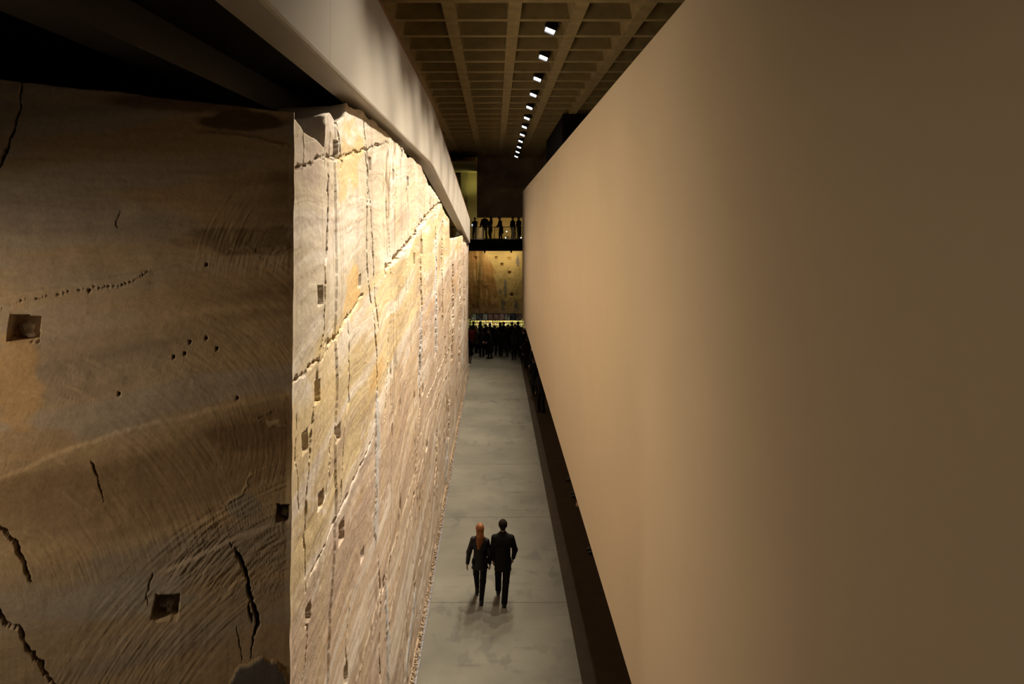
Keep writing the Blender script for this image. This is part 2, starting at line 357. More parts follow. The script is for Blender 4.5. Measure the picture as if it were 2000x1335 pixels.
# pale bedding ribs standing proud, low on the face, and grey grout seams
for i, pl in enumerate([ML((752, 1250), (775, 1130), (800, 1010), (822, 920), (845, 830), (872, 740)), ML((720, 1290), (760, 1100), (800, 960), (830, 870)), ML((770, 1335), (800, 1180), (830, 1050), (856, 940)),
                        ML((830, 790), (850, 740), (868, 700), (885, 668)), ML((700, 1335), (735, 1190), (770, 1060)), ML((800, 900), (830, 830), (860, 760), (880, 715)), ML((810, 1230), (835, 1110), (856, 1000), (870, 930))]):
    g = carve_line(D, T, Z, pl, 0.014, -0.014, 500 + 5 * i, wob=0.03); col = lerp_col(col, white * RGB(1, 0.95, 0.85), 0.75 * g)
grout = RGB(0.56, 0.56, 0.58)
for i, (pl, w_) in enumerate([(ML((733, 765), (736, 860), (737, 960), (736, 1062)), 0.17), (ML((821, 600), (822, 680), (820, 760)), 0.24), (ML((853, 480), (851, 560), (853, 690)), 0.35), (ML((754, 1125), (757, 1220), (757, 1335)), 0.11), (ML((905, 600), (903, 720)), 0.4), (ML((872, 860), (870, 940)), 0.3), (ML((790, 1335), (803, 1220), (812, 1150)), 0.16)]):
    g = carve_line(D, T, Z, pl, w_, -0.015, 560 + 5 * i, wob=0.02, vary=0.45); col = lerp_col(col, grout, np.clip(1.3 * g, 0, 0.95))
main_holes = [(665, 291, 0.085, 0.075), (723, 320, 0.09, 0.072), (767, 341, 0.10, 0.075), (797, 355, 0.10, 0.08), (635, 577, 0.085, 0.082), (610, 863, 0.085, 0.078), (666, 845, 0.09, 0.07), (673, 1038, 0.11, 0.10),
              (636, 976, 0.085, 0.07), (712, 1083, 0.09, 0.06), (619, 1198, 0.08, 0.07), (753, 526, 0.08, 0.08), (705, 548, 0.08, 0.065), (683, 1320, 0.09, 0.085), (824, 482, 0.14, 0.15), (809, 505, 0.12, 0.10), (631, 765, 0.08, 0.09), (783, 300, 0.09, 0.06), (827, 760, 0.13, 0.1), (835, 870, 0.12, 0.08), (750, 1140, 0.08, 0.07)]
hole_pos = []
for (px, py, hw, hh) in main_holes:
    c = pix_main(px, py); carve_hole(D, T, Z, c, hw, hh, 0.45); hole_pos.append(c)
wedge = sstep(0.0, 0.12, T - CY)
base_x = np.interp(T, [5.85, 7.0, 10, 44], [-1.535, -1.52, -1.50, -1.50]) - 0.008 * np.clip(8.8 - Z, 0, 9) * sstep(12, 6, T)
corner_wob = 0.012 * fbm(Z * 0 + 3.3, Z * 2.5, 4, 77)
X = base_x + D * wedge + corner_wob * (1 - wedge)
Y = T.copy()
main_tint_corner = col
wall_left = struct(link('wall_left', finish_grid('wall_left', X, Y, Z, (-1, 0), col, zt), M_rock))
tag(wall_left, 'bright lit sandstone cliff face with bedding lines and square holes', None)
corner_x = X[:, 0].copy(); corner_z = Z[:, 0].copy()

# ---- return face, turned towards the viewer and mostly in shade
uu = np.arange(-391.0, -1015.0, -1.25); k = uu / F
tc_ = (5.85 * k + 1.535) / (0.334 * k - 0.9426); tc_[0] = 0.0
tc_ = np.concatenate([tc_, np.linspace(2.12, 3.6, 30)])[::-1].astype(np.float32)         # from far left to the corner
ztn = (np.interp(tc_, [0, 1.948, 3.6], [8.86, 8.99, 9.05]) + 0.012 * fbm(tc_ * 4, tc_ * 0, 4, 41) * sstep(0, 0.2, tc_)).astype(np.float32)
ztn[-1] = zt[0]
T = np.repeat(tc_[None], len(rows), 0); Z = (-0.06 + rows[:, None] * (ztn[None] + 0.06)).astype(np.float32)
D = np.zeros_like(T)
P = lambda *p: [pix_face(*q) for q in p]
D += 0.035 * fbm(T * 0.7, Z * 0.7, 4, 51) + 0.004 * fbm(T * 9, Z * 9, 4, 52)
RIDGE = np.zeros_like(D)
def arcs(c, freq, amp, seed, r0, r1, a0, a1):
    """curved tool marks: fine ridges along circles about a centre"""
    dx = T - c[0]; dz = Z - c[1]; r = np.hypot(dx, dz); th = np.arctan2(dz, -dx)      # -dx: to the right in the picture
    m = sstep(r0, r0 + 0.15, r) * sstep(r1, r1 - 0.15, r) * sstep(a0, a0 + 0.25, th) * sstep(a1, a1 - 0.25, th)
    m = m * (0.55 + 0.45 * fbm(T * 2, Z * 2, 3, seed + 9))
    freq = freq * 2.3
    n0 = fbm(th * 4, r * freq, 2, seed); n1 = vnoise(th * 7, r * freq * 0.9, seed + 4)
    global RIDGE
    RIDGE = np.maximum(RIDGE, m * sstep(0.15, 0.6, n0) * sstep(-0.2, 0.5, vnoise(th * 16, r * freq * 0.5, seed + 8)))
    return 0.62 * amp * m * (0.6 * n0 - 1.1 * np.clip(0.3 - np.abs(n1), 0, 1) + 0.5 * vnoise(th * 12, r * freq * 2.1, seed + 6))
D += arcs(pix_face(640, 1260), 34, 0.013, 61, 0.75, 1.45, 1.0, 2.7) * 1.5
D += arcs(pix_face(720, 1500), 30, 0.009, 62, 1.5, 2.6, 1.3, 2.9) * 1.5
D += arcs(pix_face(600, 1180), 36, 0.009, 63, 0.15, 0.75, 0.9, 2.8) * 1.5
D += arcs(pix_face(-150, 1250), 22, 0.010, 68, 0.5, 2.2, 0.1, 1.6)
D += arcs(pix_face(250, 900), 26, 0.006, 64, 0.5, 1.9, -0.4, 1.5) * 1.5
D += arcs(pix_face(700, 560), 30, 0.008, 65, 0.3, 1.3, 1.8, 3.1) * 1.5
D += 0.002 * fbm(T * 26, Z * 2.0, 2, 66) * sstep(5.4, 4.9, Z) + 0.003 * fbm(T * 3, Z * 30, 2, 67) * sstep(6.8, 7.4, Z)
def ledge(pts, step, width, seed):
    """rock below the line stands proud of the rock above it"""
    global D
    xs = np.array([p[0] for p in pts])[::-1]; zs = np.array([p[1] for p in pts])[::-1]
    o = np.argsort(xs); zl = np.interp(T, xs[o], zs[o]) + 0.022 * fbm(T * 5, T * 0, 5, seed, 0.6)
    ins = sstep(xs.min() - 0.02, xs.min() + 0.06, T) * sstep(xs.max() + 0.1, xs.max() - 0.1, T)
    d = zl - Z
    step = step * (0.75 + 0.6 * fbm(T * 2.5, T * 0, 4, seed + 3, 0.6))
    D += step * ins * sstep(-0.004, 0.012 + 0.006 * fbm(T * 9, Z * 9, 3, seed + 5), d) * np.exp(-np.clip(d, 0, 9) / width)
    D -= 0.5 * step * ins * sstep(0.006, -0.012, d) * np.exp(-np.clip(-d, 0, 9) / (width * 0.4))
ledge(P((-60, 955), (20, 925), (100, 890), (170, 865), (260, 838), (350, 815), (470, 790), (570, 768)), 0.013, 0.45, 71)
ledge(P((330, 1112), (370, 1095), (400, 1080), (450, 1055), (510, 1032), (574, 1016)), 0.018, 0.35, 72)
ledge(P((-60, 590), (0, 578), (120, 560), (300, 522)), 0.012, 0.2, 73)
ledge(P((200, 548), (330, 520), (480, 488), (574, 470)), 0.010, 0.25, 74)
ledge(P((400, 258), (480, 265), (574, 282)), 0.018, 0.15, 75)
# colours
tn = 2.0 - T
s = Z - 0.10 * tn + 0.16 * fbm(T * 0.6, Z * 0.9, 4, 81)
b1 = fbm(tn * 0.35, s * 2.6, 4, 82); b2 = fbm(tn * 0.5, s * 9, 3, 83)
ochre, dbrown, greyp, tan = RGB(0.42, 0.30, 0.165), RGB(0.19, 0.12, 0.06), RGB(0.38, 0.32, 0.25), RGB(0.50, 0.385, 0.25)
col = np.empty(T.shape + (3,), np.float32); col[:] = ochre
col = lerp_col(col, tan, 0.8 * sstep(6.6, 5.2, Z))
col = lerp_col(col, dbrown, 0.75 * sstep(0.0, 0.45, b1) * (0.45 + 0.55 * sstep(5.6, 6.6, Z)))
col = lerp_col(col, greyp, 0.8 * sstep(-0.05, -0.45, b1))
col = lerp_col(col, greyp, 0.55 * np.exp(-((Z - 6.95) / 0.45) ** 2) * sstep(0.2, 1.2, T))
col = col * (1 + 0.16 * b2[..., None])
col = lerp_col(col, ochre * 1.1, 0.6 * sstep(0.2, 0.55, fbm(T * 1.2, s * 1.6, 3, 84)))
for (px, py, rx, ry, c, w) in ((470, 235, 0.35, 0.07, dbrown * 0.5, 0.9), (330, 200, 0.5, 0.07, dbrown * 0.7, 0.8), (470, 470, 0.55, 0.10, dbrown * 0.6, 0.6), (60, 410, 0.6, 0.12, RGB(0.34, 0.27, 0.22), 0.6), (30, 720, 0.14, 0.45, RGB(0.52, 0.33, 0.15), 0.7), (500, 860, 0.4, 0.12, dbrown * 0.8, 0.6), (480, 985, 0.12, 0.10, RGB(0.30, 0.28, 0.24), 0.7), (240, 1170, 0.45, 0.16, RGB(0.42, 0.38, 0.33), 0.6), (60, 860, 0.25, 0.1, RGB(0.42, 0.28, 0.14), 0.6)):
    c0 = pix_face(px, py); q = ((T - c0[0]) / rx) ** 2 + ((Z - c0[1]) / ry) ** 2 + 1.3 * fbm(T * 3, Z * 6, 4, int(px))
    col = lerp_col(col, c, w * sstep(1.3, 0.5, q))
fc = [(P((43, 150), (36, 205), (30, 235), (20, 275), (12, 310), (2, 345)), 0.009, 0.05, 0.8), (P((175, 900), (186, 930), (196, 955), (210, 990)), 0.006, 0.03, 0.6),
      (P((450, 1058), (470, 1090), (482, 1112), (492, 1145), (500, 1180), (506, 1225), (503, 1285)), 0.013, 0.10, 0.8), (P((498, 1165), (488, 1175), (500, 1210)), 0.012, 0.06, 0.7),
      (P((-20, 1005), (10, 1030), (28, 1062), (42, 1105), (58, 1138)), 0.012, 0.08, 0.8), (P((-20, 1170), (10, 1208), (40, 1250), (60, 1285), (85, 1315), (110, 1345)), 0.016, 0.10, 0.8),
      (P((0, 598), (100, 577), (200, 556), (310, 530)), 0.004, 0.015, 0.5), (P((300, 1120), (292, 1150), (288, 1180)), 0.004, 0.02, 0.5), (P((473, 1210), (472, 1295)), 0.003, 0.02, 0.6), (P((236, 410), (232, 450)), 0.003, 0.015, 0.5)]
for i, (pl, w_, dp, sw) in enumerate(fc):
    g = carve_line(D, T, Z, pl, w_, dp, 700 + 5 * i, wob=0.03); col = lerp_col(col, dbrown * 0.6, sw * g)
# grey boulder patch low on the right
c0 = pix_face(515, 1330); q = ((T - c0[0]) / 0.20) ** 2 + ((Z - c0[1]) / 0.17) ** 2 + 1.5 * fbm(T * 5, Z * 5, 5, 95, 0.6)
g = sstep(1.0, 0.9, q); D += 0.03 * g; col = lerp_col(col, RGB(0.13, 0.125, 0.12), 0.95 * g)
# pale scratches
for i, pl in enumerate([P((425, 258), (500, 268), (574, 281)), P((440, 500), (520, 485), (574, 476)), P((430, 1000), (500, 930), (572, 900)), P((470, 262), (480, 262), (560, 276)), P((500, 812), (572, 822)), P((490, 820), (560, 806))]):
    g = carve_line(D, T, Z, pl, 0.010, -0.005, 800 + 5 * i, wob=0.04); col = lerp_col(col, RGB(0.62, 0.50, 0.30), 0.6 * g * sstep(-0.3, 0.4, fbm(T * 14, Z * 14, 2, 801 + i)))
col = lerp_col(col, RGB(0.60, 0.47, 0.28), 0.45 * RIDGE)
near_holes = []
for (px, py, hw, hh, rot) in ((49, 641, 0.092, 0.083, 0.10), (326, 1186, 0.086, 0.086, 0.14), (559, 1003, 0.052, 0.066, 0.10)):
    c = pix_face(px, py); carve_hole(D, T, Z, c, hw, hh, 0.16, rot); near_holes.append(c)
for (px, py) in ((175, 566), (404, 517), (372, 667), (404, 660), (425, 680), (340, 697), (233, 769), (466, 778), (362, 690)):
    c = pix_face(px, py); q = np.hypot(T - c[0], Z - c[1]); D -= 0.05 * sstep(0.014, 0.008, q)
wd = sstep(0.0, 0.05, T)
NX, NY = 0.334, -0.9426
zmain = np.interp(Z[:, -1], corner_z, corner_x)
base_x2 = CX + LX * T; base_y2 = CY + LY * T
shift = (zmain - CX)[:, None]
X = base_x2 + NX * D * wd + shift * np.exp(-T / 0.6); Y = base_y2 + NY * D * wd
X[:, -1] = zmain; Y[:, -1] = CY
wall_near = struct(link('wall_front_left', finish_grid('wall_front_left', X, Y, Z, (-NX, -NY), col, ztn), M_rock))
tag(wall_near, 'shaded brown sandstone face with tool marks turned towards the viewer', None)

def lump(name, r, seed, mat_, parent, loc, sc=(1, 1, 1), rot=0, me=None):
    if me is None:
        bm = bmesh.new(); bmesh.ops.create_icosphere(bm, subdivisions=2, radius=r)
        rr = random.Random(seed)
        for v in bm.verts:
            v.co *= 1 + rr.uniform(-0.16, 0.16)
        me = bm_mesh(name, bm)
    o = link(name, me, mat_, parent); o.location = loc; o.scale = sc; o.rotation_euler = (rot, rot * 0.7, rot * 1.3); return o
for i, c in enumerate(near_holes[:2]):
    b = (CX + LX * c[0] - NX * 0.13, CY + LY * c[0] - NY * 0.13)
    lump('grout_plug', 0.05, 3 + i, M_bolt, wall_near, (b[0] - 0.015, b[1], c[1] - 0.012), (1.0, 1.0, 1.1), i)
    lump('grout_crumb', 0.03, 13 + i, M_bolt, wall_near, (b[0] + 0.01, b[1] - 0.02, c[1] - 0.05), (1.4, 1.0, 0.7), i + 0.5)
lump('grout_plug', 0.035, 8, M_bolt, wall_near, (CX + LX * near_holes[2][0] - NX * 0.11, CY + LY * near_holes[2][0] - NY * 0.11, near_holes[2][1] - 0.02))
for i, c in enumerate(hole_pos[:9]):
    lump('grout_plug', 0.05, 20 + i, M_bolt, wall_left, (-1.90, c[0] + 0.03, c[1] - 0.01))

# ------------------------------------------------------------------ floor
floor = struct(empty('floor', (0, 20, 0)))
JOINT = [2.15, 6.8, 11.48, 16.15, 20.85, 25.5, 30.2, 34.9, 39.6, 44.3, 49.0, 53.7, 58.4]
for i in range(len(JOINT) - 1):
    o = box('slab', (-1.36, 1.53, JOINT[i] + 0.006 - 20, JOINT[i + 1] - 0.006 - 20, -0.15, 0.0), M_floor, floor)
o = box('slab', (-1.36, 1.53, -6 - 20, JOINT[0] - 0.006 - 20, -0.15, 0.0), M_floor, floor)
box('slab_bed', (-9, 9, -26, 42, -0.35, -0.03 - 0.12), M_void, floor)
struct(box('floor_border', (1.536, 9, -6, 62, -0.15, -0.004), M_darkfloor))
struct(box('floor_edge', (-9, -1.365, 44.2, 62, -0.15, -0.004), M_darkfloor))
struct(box('trench_bed', (-1.75, -1.40, -6, 44.2, -0.15, -0.05), M_stone[1]))
tr = struct(empty('trim_1', (-1.38, 20, 0)))
for x0, x1, z1 in ((-0.018, -0.010, 0.02), (0.008, 0.016, 0.004), (-0.010, 0.008, -0.03)):
    box('channel_side' if z1 > -0.01 else 'channel_base', (x0, x1, -14, 24, -0.15, z1), M_rail, tr)
# rubble between the cliff and the channel
stone_me = []
for i in range(9):
    bm = bmesh.new(); bmesh.ops.create_icosphere(bm, subdivisions=1, radius=0.5)
    rr = random.Random(100 + i)
    for v in bm.verts: v.co = Vector((v.co.x * (1 + rr.uniform(-.3, .3)), v.co.y * (1 + rr.uniform(-.3, .3)), v.co.z * 0.8 * (1 + rr.uniform(-.3, .3))))
    me = bm_mesh('rubble_stone', bm); me.materials.append(M_stone[i % 3]); stone_me.append(me)
rs = random.Random(5); y = 12.6; n = 0; rest = bmesh.new()
while y < 43.6:
    for lane in (-1.405, -1.45):
        size = rs.uniform(0.04, 0.08); x = lane + rs.uniform(-0.012, 0.012); yy = y + rs.uniform(-0.03, 0.03)
        rot = (rs.uniform(0, 6), rs.uniform(0, 6), rs.uniform(0, 6)); me = rs.choice(stone_me); z = -0.05 + size * 0.34 + (0.02 if lane < -1.42 else 0)
        if n < 300:
            o = link('rubble_stone', me); o.location = (x, yy, z); o.rotation_euler = rot; o.scale = (size * 0.8, size * 1.2, size)
            tag(o, 'small tan sandstone rubble piece lying in the strip along the cliff foot', 'stone', 'rubble stones along the cliff foot')
        else:
            t = bmesh.new(); t.from_mesh(me)
            bmesh.ops.transform(t, matrix=Matrix.Translation((x, yy, z)) @ Matrix.Rotation(rot[2], 4, 'Z') @ Matrix.Diagonal((size * 0.8, size * 1.2, size, 1)), verts=t.verts[:])
            tm = bpy.data.meshes.new('tmp'); t.to_mesh(tm); t.free(); rest.from_mesh(tm); bpy.data.meshes.remove(tm)
        n += 1
    y += rs.uniform(0.085, 0.12)
o = link('distant_rubble', bm_mesh('distant_rubble', rest), M_stone[0]); tag(o, 'distant run of sandstone rubble along the far cliff foot', 'rubble', kind='stuff')

# ------------------------------------------------------------------ right wall, shell, dark gallery
WX = 1.70
struct(box('wall_right', (WX, WX + 0.28, -5.0, 46.5, 2.3, 10.0), M_plaster, bevel=0.004))
tag(bpy.data.objects['wall_right'], 'huge smooth beige wall hanging clear of the floor on the right')
struct(box('wall_outer_right', (9.0, 9.2, -6, 62, -0.15, 14), M_void))
struct(box('wall_outer_left', (-9.2, -9.0, -6, 62, -0.15, 14), M_void))
struct(box('wall_behind', (-9.2, 9.2, -6.2, -6.0, -0.15, 14), M_void))
# ceiling
ZC = EYE + 4.9
ceiling = struct(empty('ceiling', (0, 0, ZC)))
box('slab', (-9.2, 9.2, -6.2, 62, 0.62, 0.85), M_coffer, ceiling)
for bx_ in [-1.04 + 1.5 * i for i in range(-5, 7)]:
    me = bpy.data.meshes.get('beam')
    if me is None:
        bm = bmesh.new()
        v = [bm.verts.new(p) for p in ((-0.15, -6, 0), (0.15, -6, 0), (0.27, -6, 0.63), (-0.27, -6, 0.63), (-0.15, 57, 0), (0.15, 57, 0), (0.27, 57, 0.63), (-0.27, 57, 0.63))]
        for f in ((0, 1, 2, 3), (7, 6, 5, 4), (0, 4, 5, 1), (1, 5, 6, 2), (3, 7, 4, 0)): bm.faces.new([v[i] for i in f])
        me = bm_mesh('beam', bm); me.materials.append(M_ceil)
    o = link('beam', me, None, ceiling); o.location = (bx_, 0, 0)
y0 = F * 4.9 * 0.002312 ; dy = F * 4.9 * 0.0002145
bm = bmesh.new()
v = [bm.verts.new(p) for p in ((-9, -0.11, 0), (9, -0.11, 0), (9, -0.20, 0.61), (-9, -0.20, 0.61), (-9, 0.11, 0), (9, 0.11, 0), (9, 0.20, 0.61), (-9, 0.20, 0.61))]
for f in ((0, 1, 2, 3), (7, 6, 5, 4), (0, 4, 5, 1), (1, 5, 6, 2), (3, 7, 4, 0), (2, 6, 7, 3)): bm.faces.new([v[i] for i in f])
rib_me = bm_mesh('rib', bm); rib_me.materials.append(M_ceil)
for i in range(-13, 26):
    yy = y0 + dy * i
    if yy < 56.6:
        o = link('rib', rib_me, None, ceiling); o.location = (0, yy, 0.03)

# ramp parapet: level, then falling towards the far bridge
def ramp_z(Y):
    a = 9.33; sl = (6.94 - 9.33) / (42.8 - 17.0); d = Y - 17.0; w = 0.9
    return a + sl * (d if d > w else (0 if d < -w else (d + w) ** 2 / (4 * w)))
ramp = empty('ramp_parapet', (-1.52, 20, 9.33)); tag(ramp, 'off-white parapet of a ramp running above the cliff and sloping down', 'parapet')
def sweep(name, prof, stations, m, parent, off):
    bm = bmesh.new(); rings = []
    for Y_ in stations:
        rings.append([bm.verts.new((x - off[0], Y_ - off[1], z + ramp_z(Y_) - off[2])) for x, z in prof])
    n_ = len(prof)
    for a, b in zip(rings, rings[1:]):
        for i in range(n_): bm.faces.new((a[i], b[i], b[(i + 1) % n_], a[(i + 1) % n_]))
    bm.faces.new(rings[0]); bm.faces.new(rings[-1][::-1])
    bmesh.ops.recalc_face_normals(bm, faces=bm.faces[:])
    return link(name, bm_mesh(name, bm), m, parent)
prof = [(-1.66, 0.0), (-1.41, 0.0), (-1.388, 0.009), (-1.38, 0.03), (-1.38, 1.32), (-1.66, 1.32)]
off = (-1.52, 20, 9.33)
sweep('panel', prof, [-5.9, 0, 6.394], M_ramp, ramp, off)
sweep('panel', prof, [6.40, 12, 15.9, 16.3, 16.7, 17.0, 17.3, 17.7, 18.1, 22, 30, 42.8], M_ramp, ramp, off)
sweep('capping', [(-1.66, 1.322), (-1.375, 1.322), (-1.375, 1.362), (-1.66, 1.362)], [-5.9, 12, 15.9, 16.3, 16.7, 17.0, 17.3, 17.7, 18.1, 30, 42.8], M_cap, ramp, off)
# dark soffit of the walkway behind the parapet, and a steel beam under it
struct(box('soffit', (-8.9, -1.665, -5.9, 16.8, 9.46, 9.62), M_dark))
beam = box('steel_beam', (-0.16, 0.16, -7.5, 7.5, -0.14, 0.14), M_steel); beam.location = (-2.55, 3.5, 9.30)
beam.rotation_euler = (0, 0, math.radians(-2)); tag(beam, 'dark steel beam under the walkway above the shaded rock face', 'beam')
# black box hung from the ceiling beyond the top of the right wall
blk = empty('ceiling_duct', (5.2, 39.3, ZC - 2.2)); tag(blk, 'black boxed duct hung from the coffered ceiling above the right wall', 'duct')
box('casing', (-2.16, 2.6, -5.5, 5.5, -0.9, 2.19), M_dark, blk, 0.01)
box('casing_flange', (-2.2, 2.64, -5.53, -5.46, -0.94, 2.18), M_dark, blk)

# ------------------------------------------------------------------ floodlights
hous = bmesh.new()
bm_box(hous, -0.15, 0.15, -0.13, 0.13, 0.0, 0.16); bmesh.ops.bevel(hous, geom=hous.edges[:], offset=0.015, segments=2, affect='EDGES')
for i in range(5): bm_box(hous, -0.13, 0.13, -0.11 + i * 0.055 - 0.008, -0.11 + i * 0.055 + 0.008, 0.155, 0.20)      # cooling fins
bm_box(hous, -0.15, -0.135, -0.13, 0.13, -0.05, 0.01); bm_box(hous, 0.135, 0.15, -0.13, 0.13, -0.05, 0.01)
bm_box(hous, -0.15, 0.15, 0.115, 0.13, -0.05, 0.01); bm_box(hous, -0.15, 0.15, -0.13, -0.115, -0.05, 0.01)
hous_me = bm_mesh('housing', hous); hous_me.materials.append(M_housing)
b = bmesh.new(); bm_box(b, -0.115, 0.115, -0.095, 0.095, -0.022, -0.004); lens_me = bm_mesh('lens', b); lens_me.materials.append(M_lens)
b = bmesh.new(); bm_box(b, -0.175, -0.160, -0.02, 0.02, 0.05, 0.29); bm_box(b, 0.160, 0.175, -0.02, 0.02, 0.05, 0.29); bm_box(b, -0.175, 0.175, -0.02, 0.02, 0.275, 0.29); yoke_me = bm_mesh('yoke', b); yoke_me.materials.append(M_housing)
ordw = ['first', 'second', 'third', 'fourth', 'fifth', 'sixth', 'seventh', 'eighth', 'ninth', 'tenth', 'eleventh', 'twelfth', 'thirteenth']
pix = [(1075, 58), (1062, 111), (1050, 153), (1042, 184), (1034.5, 209), (1029.5, 230), (1024.5, 247), (1020.5, 262.5), (1017, 275), (1014, 286.5), (1011, 296), (1008.6, 305)]
ZL = ZC - 0.12
lampY = [F * (ZL - EYE) / (HY - p[1]) for p in pix]
lampX = [(p[0] - HX) / (HY - p[1]) * (ZL - EYE) for p in pix]
extra = [(1.32, lampY[0] - 3.15 * k_) for k_ in range(1, 4)]  # lamps added out of view, continuing the row to light the near cliff
for i, (lx, ly) in enumerate(list(zip(lampX, lampY)) + extra):
    seen = i < 12
    t = empty('floodlight', (lx, ly, ZL))
    tag(t, ('%s floodlight from the near end of the ceiling row' % ordw[i]) if seen else 'black floodlight added out of view to continue the ceiling row', 'floodlight', 'floodlights under the coffered ceiling')
    dirv = Vector((-0.36, -0.30, -0.88)).normalized(); q_ = (-math.asin(-dirv.y), math.atan2(-dirv.x, -dirv.z), 0)
    for me in (hous_me, lens_me, yoke_me):
        o = link(me.name, me, None, t); o.rotation_euler = q_
    st_ = box('stem', (-0.012, 0.012, -0.012, 0.012, 0.0, ZC + 0.63 - ZL), M_housing, t)
    for ty in (-0.48, -0.10):                     # second spot added per lamp to smooth the scallops on the parapet
        ld = bpy.data.lights.new('floodlight', 'SPOT')
        ld.energy = 0.5 * LAMP_W * (0.75 if ly < 11 else 1.0 if ly < 44 else 0.15); ld.color = LAMP_COL
        ld.spot_size = math.radians(2 * LAMP_HALF); ld.spot_blend = 1.0; ld.shadow_soft_size = 0.09
        lo = bpy.data.objects.new('bulb', ld); C.objects.link(lo); lo.parent = t
        lo.location = dirv * 0.16
        lo.rotation_euler = (math.asin(ty / math.sqrt(0.36 ** 2 + ty ** 2 + 0.88 ** 2)), math.atan2(0.36, 0.88), 0)

# unseen floodlight added left of the frame to rake light over the shaded rock
gl = empty('added_floodlight', (-4.74, 2.91, 7.6)); tag(gl, 'black floodlight added outside the picture on the left', 'floodlight')
d = Vector((1.5, 2.42, -1.3)).normalized(); e = d.to_track_quat('-Z', 'Y').to_euler()
for me in (hous_me, lens_me, yoke_me):
    o = link(me.name, me, None, gl); o.rotation_euler = e
box('stem', (-0.02, 0.02, -0.02, 0.02, -7.6, 0.0), M_housing, gl)
ld = bpy.data.lights.new('added_floodlight', 'SPOT'); ld.energy = SIDE_W; ld.color = (1.0, 0.78, 0.54); ld.spot_size = math.radians(96); ld.spot_blend = 1.0; ld.shadow_soft_size = 0.25
lo = bpy.data.objects.new('bulb', ld); C.objects.link(lo); lo.parent = gl; lo.location = d * 0.16; lo.rotation_euler = e

# wall washer added behind the viewer to brighten the near end of the hanging wall
gw = empty('added_floodlight', (-4.0, -2.0, 9.2)); tag(gw, 'black wall washer added out of view behind the viewer', 'floodlight')
d = Vector((5.7, 4.0, -3.4)).normalized(); e = d.to_track_quat('-Z', 'Y').to_euler()
for me in (hous_me, lens_me, yoke_me):
    o = link(me.name, me, None, gw); o.rotation_euler = e
box('stem', (-0.02, 0.02, -0.02, 0.02, 0.0, 0.26), M_housing, gw)
ld = bpy.data.lights.new('added_floodlight', 'SPOT'); ld.energy = WASH_W; ld.color = (1.0, 0.74, 0.46); ld.spot_size = math.radians(72); ld.spot_blend = 1.0; ld.shadow_soft_size = 0.15
lo = bpy.data.objects.new('bulb', ld); C.objects.link(lo); lo.parent = gw; lo.location = d * 0.16; lo.rotation_euler = e

# ------------------------------------------------------------------ far end
struct(box('wall_back', (-9, 9, 60, 60.3, 6.0, 13.6), M_tan))
struct(box('wall_bulkhead', (-1.32, 9, 57.0, 57.6, 8.50, 13.5), M_conc))
bk = bpy.data.objects['wall_bulkhead']
box('ledge', (-1.32, 9, 56.72, 57.0, 10.35, 10.82), M_conc, bk)
struct(box('wall_side_bay', (-6, -1.34, 59.4, 59.9, 8.3, 12.0), M_green))
struct(box('column', (-2.6, -2.06, 58.6, 59.3, 8.3, 12.0), M_green))
struct(box('bay_soffit', (-9, -1.34, 50.6, 59.95, 12.0, 12.2), M_green))
def area(name, loc, size, w, colr, direction):
    ld = bpy.data.lights.new(name, 'AREA'); ld.energy = w; ld.color = colr; ld.size = size
    lo = bpy.data.objects.new(name, ld); C.objects.link(lo); lo.location = loc
    lo.rotation_euler = Vector(direction).to_track_quat('-Z', 'Y').to_euler(); return lo
def uplight(loc, w, colr, direction, label):
    t = empty('wall_lamp', loc); tag(t, label, 'lamp')
    o = link('shade', bm_mesh('shade', lathe([(0.05, 0.0), (0.09, 0.02), (0.10, 0.12), (0.085, 0.12), (0.07, 0.04)], 14)), M_housing, t)
    l_ = area('bulb', (0, 0, 0.14), 0.14, w, colr, direction); l_.parent = t
uplight((-1.15, 58.2, 10.3), BACK_W * 0.8, (1.0, 0.85, 0.36), (-0.7, 0.1, 1), 'small lamp lighting the pale concrete bay at the far end')
uplight((-0.6, 57.9, 6.95), BACK_W, (1.0, 0.75, 0.4), (0.1, 1, 0.3), 'small lamp behind the visitors on the bridge')
uplight((1.0, 57.9, 6.95), BACK_W, (1.0, 0.75, 0.4), (-0.1, 1, 0.3), 'small lamp near the right end behind the bridge')

# far cliff
ny, nz = 300, 260
xs = np.linspace(-6, 4, ny).astype(np.float32); zs = np.linspace(-0.1, 6.6, nz).astype(np.float32)
T, Z = np.meshgrid(xs, zs)
D = 0.12 * fbm(T * 0.8, Z * 0.5, 5, 31) + 0.03 * fbm(T * 5, Z * 2.2, 4, 32)
cx = np.interp(Z, [0, 2.6, 4.6, 6.2], [0.35, 0.25, -0.05, -0.85]) + 0.12 * fbm(Z * 2, T * 0.5, 3, 33)   # edge between stained and pale rock
stained = sstep(0.06, -0.06, T - cx)
D -= 0.22 * stained * sstep(5.5, -2.5, T + 6)
D -= 0.10 * stained * np.clip(fbm(T * 4, Z * 0.5, 3, 34), 0, 1)
col = np.empty(T.shape + (3,), np.float32); col[:] = RGB(0.56, 0.42, 0.18)
col = lerp_col(col, RGB(0.40, 0.22, 0.08), 0.9 * stained)
col = lerp_col(col, RGB(0.62, 0.44, 0.22), 0.8 * stained * sstep(0.05, 0.5, fbm(T * 5, Z * 0.7, 4, 35)))
col = lerp_col(col, RGB(0.22, 0.15, 0.05), 0.8 * np.exp(-((T + 1.25 - 0.1 * (Z - 3)) / 0.22) ** 2))
col = lerp_col(col, RGB(0.50, 0.36, 0.26), 0.7 * sstep(2.4, 1.4, Z + 0.5 * fbm(T * 2, Z * 2, 3, 36)))
